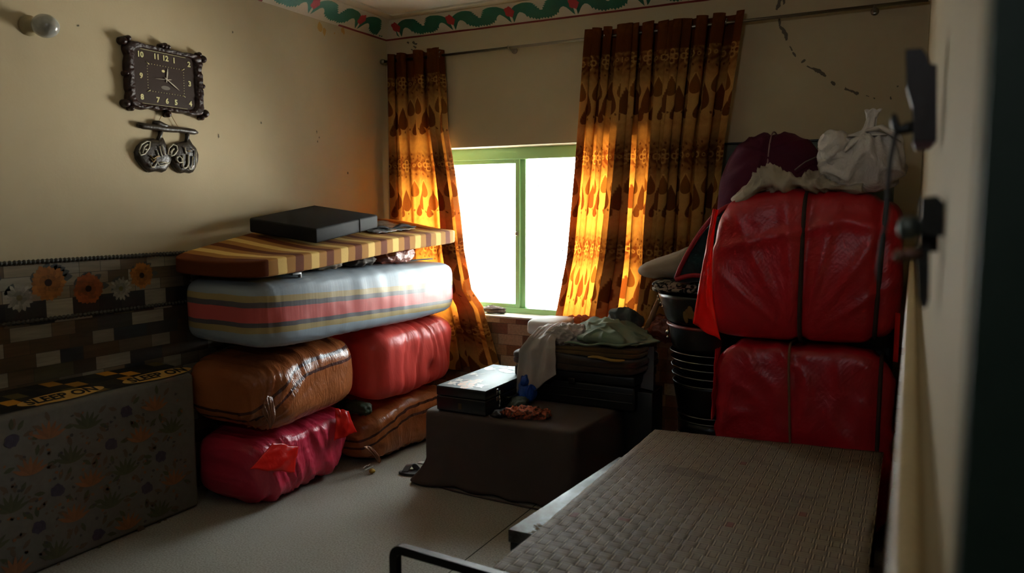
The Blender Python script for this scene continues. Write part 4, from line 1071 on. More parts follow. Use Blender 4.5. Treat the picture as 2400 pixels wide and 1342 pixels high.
lump('crumpled_cloth', 'pale grey cloth heap crumpled beside the green cloth on the blankets', 'cloth', [(-1.93, 4.06), (-1.70, 4.05), (-1.66, 4.30), (-1.93, 4.34)], .79, .90, M_grcl, .026, 15, 2.6, 30)
def gtop(u, v):
    return .845+.10*math.sin(math.pi*min(1, u*1.0+.12))**.8*(.55+.45*v)
mb = MB(); blob(mb, [(-1.74, 4.03), (-1.33, 4.04), (-1.27, 4.46), (-1.92, 4.46)], lambda u, v: .80+.012*u, gtop, 2.6, 44, lambda u, v, w, P, nn: .020*(ridge(P.x*6+P.y*4, P.y*5-P.x*3, P.z*3, 2.2)-.4)+.016*(ridge(P.x*10-P.y*9, P.y*9+P.x*6, P.z*5, 2.4)-.3)+.012*nz(P.x*8, P.y*8, P.z*8))
r = thing('green_cloth', 'sage green cloth bundled in a heap on the folded blankets below the curtain', 'cloth', (-1.6, 4.25, .80)); mb.build('heap', M_gncl, r)
b = MB(); b.tube([Vector((-1.77+.45*k/16, 4.028-.012*math.sin(k*.2), .825+.028*(k/16)**2+.006*math.sin(k*.9))) for k in range(17)], [.006]+[.0095]*15+[.005], 8, flat=(.7, 1.2)); b.build('hem', M_gncl, r)
lump('grey_cloth', 'dark grey cloth peak behind the green cloth at the foot of the curtain', 'cloth', rect(-1.66, -1.46, 4.42, 4.56), .80, .985, simple('slate_cloth', (72, 80, 78), .85, var=.3), .02, 12, 2.4, 14)
# crumpled hem of loose curtain cloth on the heap
lump('orange_cloth', 'crumpled orange cloth at the foot of the wide curtain beside the white pillow', 'cloth', [(-2.03, 4.50), (-1.74, 4.48), (-1.72, 4.60), (-2.02, 4.61)], .80, .905, plastic('orange_cloth', (206, 110, 40), (150, 70, 24), .6, (20, 20, 20), .5, glow=.4), .02, 20, 2.6, 18)

# grey sheet, box, pole
b = MB(); b.box((-1.43, 4.12, .002), (-1.26, 4.32, .56), .006); o = b.build('black_crate', M_trunk); tag(o, 'tall black crate in shadow to the right of the cloth covered trunk', 'crate')
q = [at(px, py, 1, yy) for px, py, yy in ((1472, 902, 4.17), (1531, 921, 4.17), (1533, 812, 4.27), (1488, 812, 4.27))]
for c_ in q[:2]: c_.z = max(c_.z, .562)
b = MB(); dy = Vector((0, .006, 0)); b.box((0, 0, 0), (1, 1, 1), .001, corners=[[[q[0], q[3]], [q[0]+dy, q[3]+dy]], [[q[1], q[2]], [q[1]+dy, q[2]+dy]]])
o = b.build('grey_board', simple('slate_grey_board', (74, 76, 80), .6, var=.15)); tag(o, 'slate grey board leaning on top of the black crate in the shadow', 'board')
a, c = at(1550, 688, 1, 4.50), at(1497, 815, 1, 4.50); d = (c-a).normalized()
b = MB(); c2 = c+d*.02; b.tube([a, a.lerp(c2, .5), c2+d*.02], [.016, .018, .017], 8); o = b.build('wooden_pole', simple('light_worn_wood', (150, 110, 70), .6, var=.4, vs=8, stretch=(8, 8, 1))); tag(o, 'short light wooden pole leaning beside the black pots', 'pole')
lump('dry_twigs', 'rust brown rag behind the green cloth at the foot of the wide curtain', 'rag', [(-1.42, 4.46), (-1.24, 4.46), (-1.22, 4.60), (-1.42, 4.60)], .80, .94, M_rust, .025, 16, 2.4, 16)

# ------------------------------------------------------------------ pots by the back wall
PC = Vector((-.975, 4.36, 0))
M_pot = simple('blackened_metal', (18, 18, 18), .35, .3, var=.4, vs=10)
M_rim = simple('worn_steel_rim', (120, 118, 112), .35, 1, var=.2)
def pot(name, label, z0, z1, rb, rt, cat='pot', rim=True, group=None, base=None):
    r = thing(name, label, cat, (PC.x, PC.y, z0), group)
    prof = [(rb*.9, 0), (rb, .012)]+[(rb+(rt-rb)*(k/8)**.8, .012+(z1-z0-.012)*k/8) for k in range(1, 9)]
    b = MB(); b.lathe(prof+[(rt-.01, z1-z0), (rb*.8, (z1-z0)*.55)], (PC.x, PC.y, z0), (0, 0, 1), 48); b.build('bowl', base or M_pot, r)
    if rim: b = MB(); b.tube([(PC.x+math.cos(a)*rt, PC.y+math.sin(a)*rt, z1) for a in [2*math.pi*k/56 for k in range(56)]], .0045, 6, closed=True); b.build('rim', M_rim, r)
    return r
pot('metal_drum', 'black metal drum on the floor at the bottom of the pot stack', .002, .40, .19, .195, 'drum')
zz = [.405, .585, .632, .68, .722, .765]; rr = [.20, .228, .233, .238, .242, .247]
nm = ['deep black pot with a bright steel rim, lowest on the drum', 'shallow black pan, lowest of the five close steel rims', 'shallow black pan, second from the bottom of the five close rims', 'shallow black pan, middle of the five close steel rims', 'shallow black pan, second from the top of the five close rims', 'shallow black pan, topmost of the five close steel rims']
for k in range(6):
    z1 = zz[k]+.03
    pot('cooking_pot', nm[k], (.402 if k == 0 else zz[k-1]+.034), z1, rr[k]-.03, rr[k], group='nested cooking pots')
r = pot('cauldron', 'round black cauldron with a dull red band above the nested pans', .80, .955, .235, .262, 'pot', False)
b = MB(); b.tube([(PC.x+math.cos(a)*.264, PC.y+math.sin(a)*.264, .945) for a in [2*math.pi*k/48 for k in range(48)]], .010, 6, closed=True); b.build('red_band', simple('dull_red_band', (110, 34, 34), .5), r)
b = MB(); p = Vector((PC.x-.262, PC.y-.03, .885)); b.lathe([(.016, 0), (.014, .01), (.006, .016), (0, .017)], p, (-.9, -.6, 0), 12); b.lathe([(.012, 0), (.010, .008), (0, .012)], p+Vector((0, 0, -.03)), (-.9, -.6, 0), 12); b.build('rivet', M_chrome, r)
r = pot('cauldron', 'large flared black cauldron with a gold motif near the top of the pot stack', .957, 1.125, .27, .325, 'pot', False)
b = MB()
def onr(a, z, R=.0): rad = .27+.055*((z-.969)/.156)**.8+.003+R; return Vector((PC.x+math.cos(a)*rad, PC.y+math.sin(a)*rad, z))
a0 = math.radians(256)
for (aa, z_, w, h) in ((0, 1.035, .10, .030), (-.10, 1.012, .05, .035), (.09, 1.005, .055, .035), (.02, 1.06, .05, .02)):
    b.poly([onr(a0+aa+math.cos(t)*w, z_+math.sin(t)*h, .001) for t in [2*math.pi*k/14 for k in range(14)]])
b.build('gold_motif', M_gold, r)
b = MB()
for k in range(4): b.lathe([(.010, 0), (.009, .006), (0, .011)], onr(math.radians(196+k*6), 1.10-k*.016), (-1, -.35, 0), 10)
b.build('handle_glints', M_chrome, r)  # chrome bumps stand in for bright highlights on the pot handle
# blankets, pillow, teal quilt on the pots
def bw_mat():
    g = G('black_and_white_print'); f = g.noise(22, 2, None, .5, 1.2); c = g.ramp(f, [(.47, lin((22, 22, 22))), (.53, lin((150, 138, 120)))])
    return g.end(g.bsdf(c, .9, 0, .2, g.bump(g.noise(80, 3), .3, .004)))
r = blanket('folded_blanket', 'black and white printed blanket folded on top of the black cauldron', [(-1.315, 4.16), (-.90, 4.13), (-.88, 4.62), (-1.29, 4.62)], 1.127, 1.195, bw_mat(), 5, 22, 6, 2)
r = thing('pillow', 'beige pillow lying beside the teal quilt on the pot stack', 'pillow', (-1.2, 4.35, 1.197))
b = MB(); blob(b, [(-1.43, 4.22), (-.95, 4.19), (-.93, 4.56), (-1.40, 4.56)], 1.197, lambda u, v: 1.275+.105*min(1, u*1.7), 2.8, 24, lambda u, v, w, P, nn: .014*nz(P.x*7, P.y*7, P.z*7)+.006*ridge(P.x*14, P.y*14, P.z*14)); b.build('cover', simple('beige_pillow_cloth', (150, 136, 116), .9, var=.15, bs=160, bst=.3), r)
r = thing('quilt', 'dark teal velvet quilt with red binding folded beside the upper red bundle', 'quilt', (-1.0, 4.14, 1.197))
def qtop(u, v): return 1.215+.41*math.sin(min(1, u*1.02)*math.pi/2)**.85
b = MB(); blob(b, [(-1.135, 4.12), (-.80, 4.12), (-.80, 4.22), (-1.135, 4.22)], 1.197, qtop, 7, 26, lambda u, v, w, P, nn: .012*nz(P.x*9, P.y*9, P.z*7)+.008*ridge(P.x*9, P.y*4, P.z*5))
def velvet():
    g = G('teal_velvet'); f = g.noise(16, 4, None, .6, .8); c = g.ramp(f, [(.3, lin((10, 22, 24))), (.6, lin((26, 56, 60))), (.8, lin((56, 88, 90)))])
    return g.end(g.bsdf(c, .8, 0, .2, g.bump(g.noise(40, 3), .4, .006), 0, .4))
b.build('folded_cloth', velvet(), r)
b = MB(); b.tube([Vector((-1.138+.335*k/14, 4.11, qtop(k/14, 0)+.004)) for k in range(15)], .013, 8, flat=(1, 1)); b.tube([Vector((-1.14+.33*k/10, 4.104, 1.215+.028*math.sin(k*.45))) for k in range(11)], .013, 8)
b.build('red_binding', simple('red_binding', (150, 22, 36), .7, var=.2), r)

# ------------------------------------------------------------------ big bundles on the right
M_redR = plastic('red_tarpaulin', (190, 22, 36), (160, 14, 26), .36, (4, 4, 3.2), .7, weave=26)
M_redR2 = plastic('red_thin_plastic', (182, 24, 42), (146, 13, 26), .34, (4, 4, 3.5), .6, weave=24)
M_strap = simple('dark_webbing', (60, 42, 34), .8, var=.3, vs=40)
def strap_loop(Q, z0, z1, p, x0, r, off=.006, lean=0.0):
    Q = [Vector((q[0], q[1], 0)) for q in Q]; pts = []
    m_ = (1-abs(x0)**p)**(1/p)
    for k in range(72):
        a = 2*math.pi*k/72; c, s = math.cos(a), math.sin(a); d = (abs(c)**p+abs(s)**p)**(1/p)
        y, z = c/d*m_, s/d*m_; u, v, w = (x0+lean*z+1)/2, (y+1)/2, (z+1)/2
        q = Q[0]*(1-u)*(1-v)+Q[1]*u*(1-v)+Q[2]*u*v+Q[3]*(1-u)*v
        zz0 = z0(u, v) if callable(z0) else z0; zz1 = z1(u, v) if callable(z1) else z1
        pts.append(Vector((q.x, q.y, zz0+(zz1-zz0)*w))+Vector((0, y*off, z*off)))
    return pts
QT = [(-.925, 3.77), (-.030, 3.79), (-.028, 4.10), (-.90, 4.09)]
zt0 = lambda u, v: .962+.0*u; zt1 = lambda u, v: 1.675+.022*math.sin(u*3.1)
def tdisp(u, v, w, P, nn):
    st = 0
    for x0 in (-.445, -.125): st -= .018*math.exp(-((P.x-x0)/.03)**2)
    f = 0
    if nn.y < -.2:
        for k in range(6):
            a = -.9+k*.36; dx, dz = P.x+.445, P.z-1.02
            ang = math.atan2(dx, dz+.05); f += .010*math.exp(-((ang-a)/.05)**2)*min(1, math.hypot(dx, dz)/.3)
        f += .012*math.exp(-((P.z-1.55+.25*abs(P.x+.28))/.03)**2)
    return st+f+.018*nz(P.x*4, P.y*4, P.z*4)
r, o = bundle('tarpaulin_bundle', 'large upper red tarpaulin bundle tied with dark straps, under the white bag', QT, zt0, zt1, M_redR, 4.6, 54, tdisp, warp=lambda u, v, w, P: P+Vector((.075*(w-.25)*(1-u), .04*max(0, w-.5)*(1-v), 0)))
for x0, ln in ((.055, 0), (.80, .03)):
    b = MB(); b.tube([P+Vector((0, .04*max(0, (P.z-.962)/.713-.5)*(P.y < 3.93), 0)) for P in strap_loop(QT, zt0, zt1, 4.6, x0, .008, -.004, ln)], .010, 8, closed=True, flat=(1, 1)); b.build('strap', M_strap, r)
def flp(u, v):
    p = [(-.875, 3.80, 1.60), (-.90, 3.77, 1.40), (-.925, 3.745, 1.20), (-.945, 3.735, 1.035)]; k = v*3; i = min(int(k), 2); f = k-i
    e = Vector(p[i]).lerp(Vector(p[i+1]), f); q = Vector((e.x+.025+.115*v**2.2, e.y+.004, e.z-.075*v**2))
    return e.lerp(q, u)+Vector((0, -.012*math.sin(u*3.1)+.006*nz(u*4, v*7, 1), .010*nz(u*3, v*6, 5)))
sheet('flap', flp, 14, 30, M_pinkf, r)
def flp2(u, v): return Vector((-.048+.02*u, 3.775-.02*u+.005*nz(u*3, v*5, 3), 1.14-.22*v))
sheet('flap', flp2, 8, 14, M_pinkf, r)
QB = [(-.85, 3.79), (-.035, 3.80), (-.035, 4.10), (-.82, 4.09)]
def ldisp(u, v, w, P, nn):
    st = -.014*math.exp(-((P.x+.47)/.03)**2)-.014*math.exp(-((P.x+.10)/.03)**2)
    return st+.012*(ridge(P.x*5+P.z*4, P.y*5, P.z*5-P.x*3, 2)-.35)+.016*nz(P.x*4, P.y*4, P.z*5)
r, o = bundle('tarpaulin_bundle', 'lower red plastic bundle tied with a thin cord, standing behind the bed', QB, .004, lambda u, v: .945-.02*u*0, M_redR2, 6, 42, ldisp)
for x0, ln, mt, rr_ in ((-.08, -.06, simple('tan_cord', (126, 84, 60), .8), .006), (.85, 0, M_strap, .009)):
    b = MB(); b.tube(strap_loop(QB, .004, .955, 6, x0, .006, -.002, ln), rr_, 8, closed=True); b.build('cord', mt, r)
def flp3(u, v): return Vector((-.838-.020*u*(.4+.6*v)+.006*nz(u*3, v*7, 2), 3.90-.10*u, .90-.36*v+.012*nz(u*4, v*5, 8)))
sheet('flap', flp3, 10, 24, plastic('clear_red_edge', (206, 60, 70), (170, 30, 40), .2, (20, 20, 10), .8, glow=.3), r)
# support trunk and maroon bundle behind
r = thing('storage_trunk', 'tall dark trunk behind the red bundles at the right end of the back wall', 'trunk', (-.36, 4.43, .0))
b = MB(); b.box((-.60, 4.16, .002), (-.06, 4.68, 1.10), .012); b.build('body', M_trunk, r)
b = MB(); b.box((-.605, 4.155, 1.102), (-.055, 4.685, 1.196), .012); b.build('lid', M_trunk, r)
M_mar = simple('maroon_cloth', (78, 22, 44), .85, spec=.2, var=.3, vs=5, bs=90, bst=.25)
QP = [(-.99, 4.22), (-.40, 4.22), (-.40, 4.66), (-.99, 4.66)]
r, o = bundle('cloth_bundle', 'large round maroon cloth bundle behind the upper red bundle', QP, 1.20, 2.02, M_mar, 2.5, 36, lambda u, v, w, P, nn: .018*(ridge(math.atan2(P.x+.72, P.z-1.9)*2.2, P.y*2, .5, 2)-.4)+.010*nz(P.x*6, P.y*6, P.z*6)-.012*math.exp(-((P.x+.715)/.015)**2))
b = MB(); b.tube(strap_loop(QP, 1.20, 2.02, 2.5, 0.0, .004, .002), .0042, 6, closed=True); b.build('twine', simple('pinkish_twine', (150, 116, 116), .8), r)
b = MB(); b.tube([(-.55, 4.18, 1.80), (-.50, 4.175, 1.84), (-.44, 4.20, 1.87)], .004, 6); b.build('twine', simple('twine', (130, 110, 100), .8), r)
# rumpled beige cloth and white plastic bag on top
M_beig = simple('beige_cotton', (178, 166, 148), .9, var=.2, vs=10, bs=170, bst=.3)
def rtop(u, v): return 1.745+.06*math.exp(-((u-.27)/.10)**2)+.035*math.exp(-((u-.55)/.2)**2)-.03*u-.07*max(0, .16-u)/.16
mb = MB(); blob(mb, [(-.80, 3.80), (-.20, 3.80), (-.16, 4.06), (-.77, 4.06)], lambda u, v: 1.684-.10*max(0, .22-u)/.22-.012*math.sin(u*9), rtop, 3, 54, lambda u, v, w, P, nn: .040*(ridge(P.x*13+2.2*nz(P.x*4, P.y*4, 3), P.y*5+P.x*3, P.z*7, 1.3)-.45)+.020*(ridge(P.x*20-P.y*9+2*nz(P.x*6, P.y*6, 8), P.y*12, P.z*14, 1.4)-.4)+.008*nz(P.x*15, P.y*15, P.z*15))
o = mb.build('rumpled_cloth', M_beig); tag(o, 'rumpled beige cotton cloth lying along the top of the upper red bundle', 'cloth')
r = thing('plastic_bag', 'knotted white plastic bag sitting on top of the upper red bundle', 'bag', (-.2, 3.92, 1.69))
M_bag = plastic('white_plastic', (226, 220, 214), (190, 182, 180), .28, (14, 14, 12), .9)
BC = Vector((-.205, 3.92, 1.70))
def bagd(u, v, w, P, nn):
    d = P-(BC+Vector((.02, -.02, .25))); a = math.atan2(d.x, -d.y+.001); up = max(0, (P.z-1.73)/.22)
    return .013*math.sin(a*13+P.z*14)*up*.6+.022*(ridge(P.x*8+P.z*7+nz(P.x*5, P.y*5, P.z*5), P.y*8, P.z*9-P.x*6, 1.6)-.4)+.010*nz(P.x*9, P.y*9, P.z*9)
mb = MB(); blob(mb, [(-.40, 3.80), (-.04, 3.80), (-.035, 4.06), (-.40, 4.06)], 1.685, 1.955, 2.7, 40, bagd); mb.build('body', M_bag, r)
mb = MB(); blob(mb, [(-.405, 3.79), (-.27, 3.79), (-.27, 3.95), (-.405, 3.95)], 1.80, 1.965, 2.3, 24, lambda u, v, w, P, nn: .014*(ridge(P.x*16, P.y*16, P.z*16, 1.6)-.4)); mb.build('puffed_fold', M_bag, r)
def knot(u, v):
    a = u*2*math.pi; R = float(np.interp(v, [0, .25, .4, .7, 1], [.10, .028, .022, .018, .030]))*(1+.25*math.sin(a*5))
    c = Vector((-.20+.018*v, 3.89, 1.93+.115*v)); return c+Vector((math.cos(a)*R, math.sin(a)*R*.7, .012*math.sin(a*3)*(v > .8)))
mb = MB(); mb.grid(knot, 40, 22); mb.build('knot', M_bag, r, solid=.003)
mb = MB(); mb.tube([Vector((-.20, 3.865, 1.955)), Vector((-.14, 3.83, 1.965)), Vector((-.09, 3.82, 1.93)), Vector((-.06, 3.83, 1.90))], [.018, .026, .022, .008], 10, flat=(.5, 1.2)); mb.tube([Vector((-.21, 3.865, 1.945)), Vector((-.25, 3.81, 1.91)), Vector((-.29, 3.795, 1.86))], [.016, .02, .006], 10, flat=(.5, 1.2)); mb.build('knot_ends', M_bag, r)

# ------------------------------------------------------------------ bed
def weave():
    g = G('woven_mat'); uv = g.n('ShaderNodeTexCoord').outputs['Object']
    mp = g.n('ShaderNodeMapping'); g.t.links.new(uv, mp.inputs['Vector']); mp.inputs['Scale'].default_value = (1/.043, 1/.043, 1)
    sx = g.n('ShaderNodeSeparateXYZ'); g.t.links.new(mp.outputs[0], sx.inputs[0]); x, y = sx.outputs[0], sx.outputs[1]
    par = g.ma('PINGPONG', g.ma('ADD', g.ma('FLOOR', x), g.ma('FLOOR', y)), 1.0)
    fx, fy = g.ma('FRACT', x), g.ma('FRACT', y)
    def mixv(a, b_): return g.ma('ADD', g.ma('MULTIPLY', a, g.ma('SUBTRACT', 1.0, par)), g.ma('MULTIPLY', b_, par))
    ac, al = mixv(fy, fx), mixv(fx, fy)                   # across and along the upper strand
    def edge(t): return g.ma('MULTIPLY', g.ma('ABSOLUTE', g.ma('SUBTRACT', t, .5)), 2.0)
    ea, el = edge(ac), edge(al)
    gap = g.ma('GREATER_THAN', ea, .84)
    ln = g.ma('MULTIPLY', g.ma('GREATER_THAN', ea, .50), g.ma('LESS_THAN', ea, .64))
    h = g.ma('SUBTRACT', 1.0, g.ma('ADD', g.ma('MULTIPLY', gap, .8), g.ma('ADD', g.ma('MULTIPLY', ln, .35), g.ma('MULTIPLY', g.ma('POWER', el, 4.0), .5))))
    base_ = g.mix(g.noise(3.5, 5), lin((128, 114, 96)), lin((92, 82, 70)))
    wn = g.n('ShaderNodeTexWhiteNoise', noise_dimensions='2D'); fl = g.n('ShaderNodeVectorMath', operation='FLOOR'); g.t.links.new(mp.outputs[0], fl.inputs[0]); g.t.links.new(fl.outputs[0], wn.inputs['Vector'])
    base_ = g.mix(g.ma('MULTIPLY', wn.outputs['Value'], .35), base_, lin((90, 76, 66)))
    base_ = g.mix(g.ma('MULTIPLY', g.ma('GREATER_THAN', wn.outputs['Value'], .992), .6), base_, lin((112, 42, 38)))
    lt = g.ma('MULTIPLY', g.ma('GREATER_THAN', ea, .64), g.ma('LESS_THAN', ea, .84))
    base_ = g.mix(g.ma('MULTIPLY', lt, .55), base_, lin((176, 158, 130)))
    c = g.mix(g.ma('MULTIPLY', g.ma('MAXIMUM', gap, ln), .92), base_, lin((30, 25, 21)))
    st = g.ma('GREATER_THAN', g.noise(2.2, 3, g.obj((1, 1.6, 1))), .66)
    c = g.mix(g.ma('MULTIPLY', st, .35), c, lin((50, 40, 34)))
    return g.end(g.bsdf(c, .7, 0, .3, g.bump(h, .9, .004)))
r = thing('bed', 'low bed covered by a brown woven mat in the right foreground', 'bed', (-.58, 2.6, 0))
mq = [(-1.095, 1.935), (-.070, 2.02), (-.066, 3.755), (-1.093, 3.622)]
b = MB(); N_ = 60
def mtop(u, v):
    x = mq[0][0]*(1-u)*(1-v)+mq[1][0]*u*(1-v)+mq[2][0]*u*v+mq[3][0]*(1-u)*v; y = mq[0][1]*(1-u)*(1-v)+mq[1][1]*u*(1-v)+mq[2][1]*u*v+mq[3][1]*(1-u)*v
    e = .004*nz(v*30, 2, 0) if u < .001 else 0
    return Vector((x+e, y+(.006*nz(u*30, 5, 1) if v > .999 else 0), .4995+.004*nz(x*4, y*4, 1)))
b.grid(mtop, 40, 70)
b.build('woven_mat', weave(), r, solid=.006)
rnd = random.Random(3); M_fray = simple('frayed_fibre', (150, 130, 104), .9)
for (cx, cy, n_) in ((-1.095, 2.28, 14), (-1.095, 2.0, 6), (-.98, 3.64, 8)):
    b = MB()
    for k in range(n_):
        p0 = Vector((cx+rnd.uniform(0, .01), cy+rnd.uniform(-.03, .03), .500)); b.tube([p0, p0+Vector((-.010-rnd.uniform(0, .014), rnd.uniform(-.012, .012), rnd.uniform(-.008, .01)))], .0013, 4)
    b.build('frayed_edge', M_fray, r)
M_iron = simple('black_iron', (30, 30, 30), .45, .6, var=.3)
b = MB(); b.box((-1.08, 1.96, .452), (-1.045, 3.60, .494), .003); b.box((-.115, 2.06, .452), (-.08, 3.72, .494), .003); b.box((-1.045, 3.55, .452), (-.115, 3.59, .494), .003); b.box((-1.045, 2.06, .452), (-.115, 2.10, .494), .003); b.box((-1.045, 2.6, .455), (-.115, 2.63, .49), .003)
b.build('frame', M_iron, r)
for (x, y) in ((-1.062, 3.57), (-.098, 3.66), (-1.062, 1.985), (-.098, 2.085)):
    b = MB(); b.box((x-.017, y-.017, .001), (x+.017, y+.017, .452), .003); b.build('leg', M_iron, r)
def galv():
    g = G('galvanised_sheet'); f = g.noise(7, 6, g.obj((1, .7, 1)), .65); c = g.ramp(f, [(.35, lin((66, 64, 60))), (.5, lin((104, 108, 110))), (.64, lin((150, 158, 162)))])
    return g.end(g.bsdf(c, .55, .6, .5, g.bump(g.noise(30, 4), .1, .003)))
r = thing('steel_chest', 'worn galvanised steel chest showing its edge beside the woven mat of the bed', 'chest', (-1.1, 2.8, .002))
b = MB(); b.box((0, 0, 0), (1, 1, 1), .004, corners=[[[(-1.238, 2.34, .002), (-1.238, 2.34, .40)], [(-1.160, 3.285, .002), (-1.160, 3.285, .40)]], [[(-.95, 2.35, .002), (-.95, 2.35, .40)], [(-.88, 3.30, .002), (-.88, 3.30, .40)]]]); b.build('body', M_black, r)
b = MB(); b.box((0, 0, 0), (1, 1, 1), .003, corners=[[[(-1.242, 2.333, .402), (-1.242, 2.333, .449)], [(-1.163, 3.29, .402), (-1.163, 3.29, .449)]], [[(-.945, 2.34, .402), (-.945, 2.34, .449)], [(-.875, 3.305, .402), (-.875, 3.305, .449)]]]); b.build('lid', galv(), r)
# square tube frame at the near end of the bed
r = thing('iron_stand', 'black square tube frame with a rounded corner crossing the near end of the bed', 'frame', (-.9, 1.9, 0))
ZF = .545
a, c = at(926, 1281, 2, ZF), at(1185, 1356, 2, ZF); d = (c-a); d.z = 0; d.normalize(); e = a+d*1.15
b = MB(); t = .0135; nrm = Vector((-d.y, d.x, 0))
def sq_tube(mb, P, t):
    V = []; n = len(P)
    for i, p in enumerate(P):
        tg = (P[min(i+1, n-1)]-P[max(i-1, 0)]).normalized(); up = nrm; sd = tg.cross(up).normalized()
        for sx_, sy_ in ((-1, -1), (1, -1), (1, 1), (-1, 1)): V.append(p+up*sx_*t+sd*sy_*t)
    F = [[i*4+k, i*4+(k+1) % 4, i*4+4+(k+1) % 4, i*4+4+k] for i in range(n-1) for k in range(4)]+[[3, 2, 1, 0], [n*4-4, n*4-3, n*4-2, n*4-1]]
    mb.add(V, F, sm=False)
path = [a+Vector((0, 0, -.06-.06*k)) for k in range(7, -1, -1)]
path = [Vector((a.x, a.y, .002)), Vector((a.x, a.y, ZF-.03))]+[a+d*(.03-.03*math.cos(q))+Vector((0, 0, -.03+.03*math.sin(q))) for q in [math.pi/2*k/6 for k in range(1, 7)]]
path += [e-d*.03]+[e-d*.03+d*.03*math.sin(q)+Vector((0, 0, -.03+.03*math.cos(q))) for q in [math.pi/2*k/6 for k in range(1, 7)]]+[Vector((e.x, e.y, .002))]
sq_tube(b, path, t); b.build('hoop', M_iron, r)

# ------------------------------------------------------------------ fittings on the right wall
M_dkred = simple('dark_red_brown_wood', (34, 20, 18), .5, var=.4)
def prism(mb, pts, y, dep, bev=.002, mi=0):
    P = [at(px, py, 1, y) for px, py in pts]; n = len(P); B = [p+Vector((0, dep, 0)) for p in P]
    mb.add(P+B, [list(range(n)), list(range(n, 2*n))[::-1]]+[[i, i+n, (i+1) % n+n, (i+1) % n] for i in range(n)], mi, None, False)
r = thing('wall_fitting', 'dark brown fitting with a hook mounted on the right wall by the doorway', 'wall fitting', (RX, 1.22, 1.68))
b = MB(); prism(b, [(2122, 116), (2160, 113), (2172, 128), (2180, 150), (2196, 152), (2196, 330), (2140, 330), (2138, 250), (2124, 200)], 1.2, .05); b.build('board', M_dkred, r)
b = MB(); prism(b, [(2138, 331), (2194, 331), (2180, 346), (2146, 350)], 1.2, .045); b.build('red_edge', simple('dull_red_wood', (70, 24, 26), .5), r)
b = MB(); b.tube([at(px, py, 1, 1.21) for px, py in ((2142, 296), (2125, 300), (2108, 305), (2099, 296), (2096, 282), (2095, 266))], [.008, .008, .007, .006, .005, .003], 8); b.build('hook', M_black, r)
b = MB(); b.tube([at(px, py, 1, 1.215) for px, py in ((2101, 306), (2096, 330), (2088, 370), (2083, 410), (2081, 440), (2080, 470), (2077, 520), (2068, 560), (2060, 610), (2058, 660))], .0028, 6)
o = b.build('hanging_cord', simple('slate_cord', (44, 42, 48), .8)); tag(o, 'thin dark cord hanging from the hook of the right wall fitting', 'cord')
r = thing('door_latch', 'dark metal latch with grey knob and drop plate on the right wall', 'latch', (RX, .95, 1.49))
b = MB(); prism(b, [(2158, 462), (2196, 458), (2214, 475), (2214, 555), (2158, 548)], .92, .05); b.build('plate', M_black, r)
k0, k1 = at(2165, 530, 1, .94), at(2122, 533, 1, .94)
b = MB(); b.tube([k0, k1], .009, 10); b.lathe([(.009, -.012), (.013, -.008), (.0135, .002), (.007, .007), (0, .008)], k1, (-1, 0, 0), 16); b.build('knob', simple('dull_grey_metal', (92, 98, 94), .4, .6), r)
k0, k1 = at(2160, 590, 1, .94), at(2108, 598, 1, .94)
b = MB(); b.tube([k0, k1], .0055, 8); b.lathe([(.006, -.004), (.0075, 0), (.005, .005), (0, .006)], k1, (-1, 0, 0), 12); b.build('pin', simple('worn_copper', (130, 96, 84), .4, .5), r)
b = MB(); prism(b, [(2146, 576), (2180, 578), (2178, 700), (2172, 720), (2160, 722), (2152, 700)], .94, .03); b.build('drop_plate', M_black, r)
b = MB(); prism(b, [(2155, 545), (2200, 545), (2200, 590), (2155, 590)], .955, .02); b.build('backing', M_dkred, r)

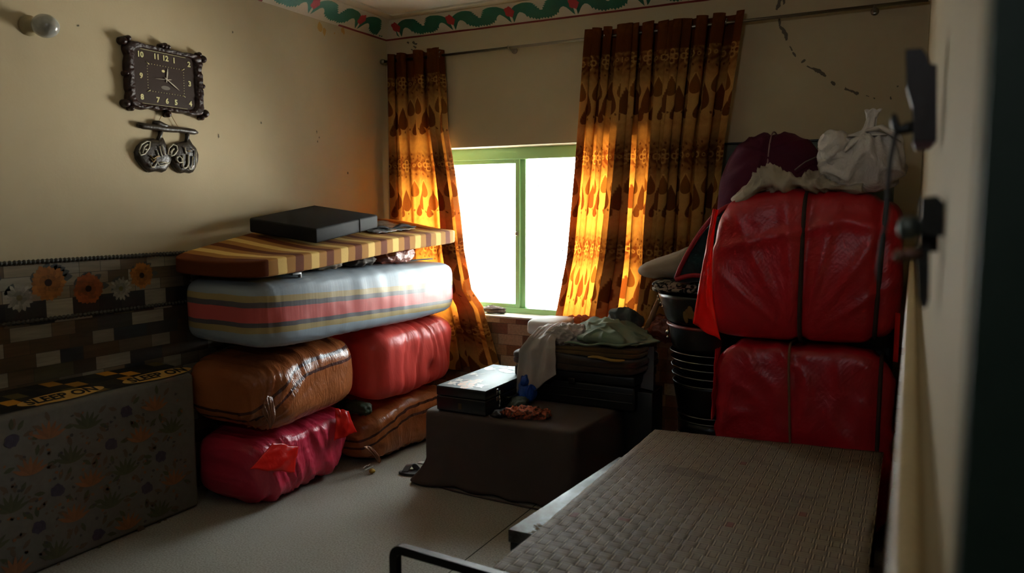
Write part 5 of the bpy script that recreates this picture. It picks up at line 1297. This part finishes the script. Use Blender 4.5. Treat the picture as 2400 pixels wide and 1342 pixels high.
# ------------------------------------------------------------------ light: daylight from outside
w = bpy.data.worlds.new('daylight'); S.world = w; w.use_nodes = True; nt = w.node_tree; nt.nodes.clear()
tc = nt.nodes.new('ShaderNodeTexCoord'); sp = nt.nodes.new('ShaderNodeSeparateXYZ'); nt.links.new(tc.outputs['Generated'], sp.inputs[0])
rp = nt.nodes.new('ShaderNodeValToRGB'); nt.links.new(sp.outputs[2], rp.inputs[0])
mp = nt.nodes.new('ShaderNodeMath'); mp.operation = 'MULTIPLY_ADD'; nt.links.new(sp.outputs[2], mp.inputs[0]); mp.inputs[1].default_value = .5; mp.inputs[2].default_value = .5; nt.links.new(mp.outputs[0], rp.inputs[0])
e = rp.color_ramp.elements; e[0].position = .40; e[0].color = (1.5, 1.45, 1.34, 1); e[1].position = .60; e[1].color = (.70, .78, .84, 1)
bg = nt.nodes.new('ShaderNodeBackground'); bg.inputs['Strength'].default_value = 34.0; nt.links.new(rp.outputs[0], bg.inputs[0])
ow = nt.nodes.new('ShaderNodeOutputWorld'); nt.links.new(bg.outputs[0], ow.inputs[0])
ld = bpy.data.lights.new('window_portal', 'AREA'); ld.shape = 'RECTANGLE'; ld.size = WX1-WX0; ld.size_y = WZ1-WZ0; ld.cycles.is_portal = True
lo_ = bpy.data.objects.new('window_portal', ld); COL.objects.link(lo_); lo_.location = ((WX0+WX1)/2, YW+.2, (WZ0+WZ1)/2); lo_.rotation_euler = (math.radians(-90), 0, 0)

ld2 = bpy.data.lights.new('fill_opening_portal', 'AREA'); ld2.shape = 'RECTANGLE'; ld2.size = VX1-VX0; ld2.size_y = VZ1-VZ0; ld2.cycles.is_portal = True  # portal of the added, unseen fill opening
lo2 = bpy.data.objects.new('fill_opening_portal', ld2); COL.objects.link(lo2); lo2.location = ((VX0+VX1)/2, FY-.16, (VZ0+VZ1)/2); lo2.rotation_euler = (math.radians(90), 0, 0)
v = S.view_settings; S.display_settings.display_device = 'sRGB'
v.view_transform = 'Standard'; v.look = 'None'; v.gamma = 1; v.use_curve_mapping = False; v.exposure = 0.0
c = S.cycles; c.use_denoising = True; c.denoiser = 'OPENIMAGEDENOISE'; c.max_bounces = 10; c.diffuse_bounces = 6; c.transparent_max_bounces = 12
c.sample_clamp_indirect = 8
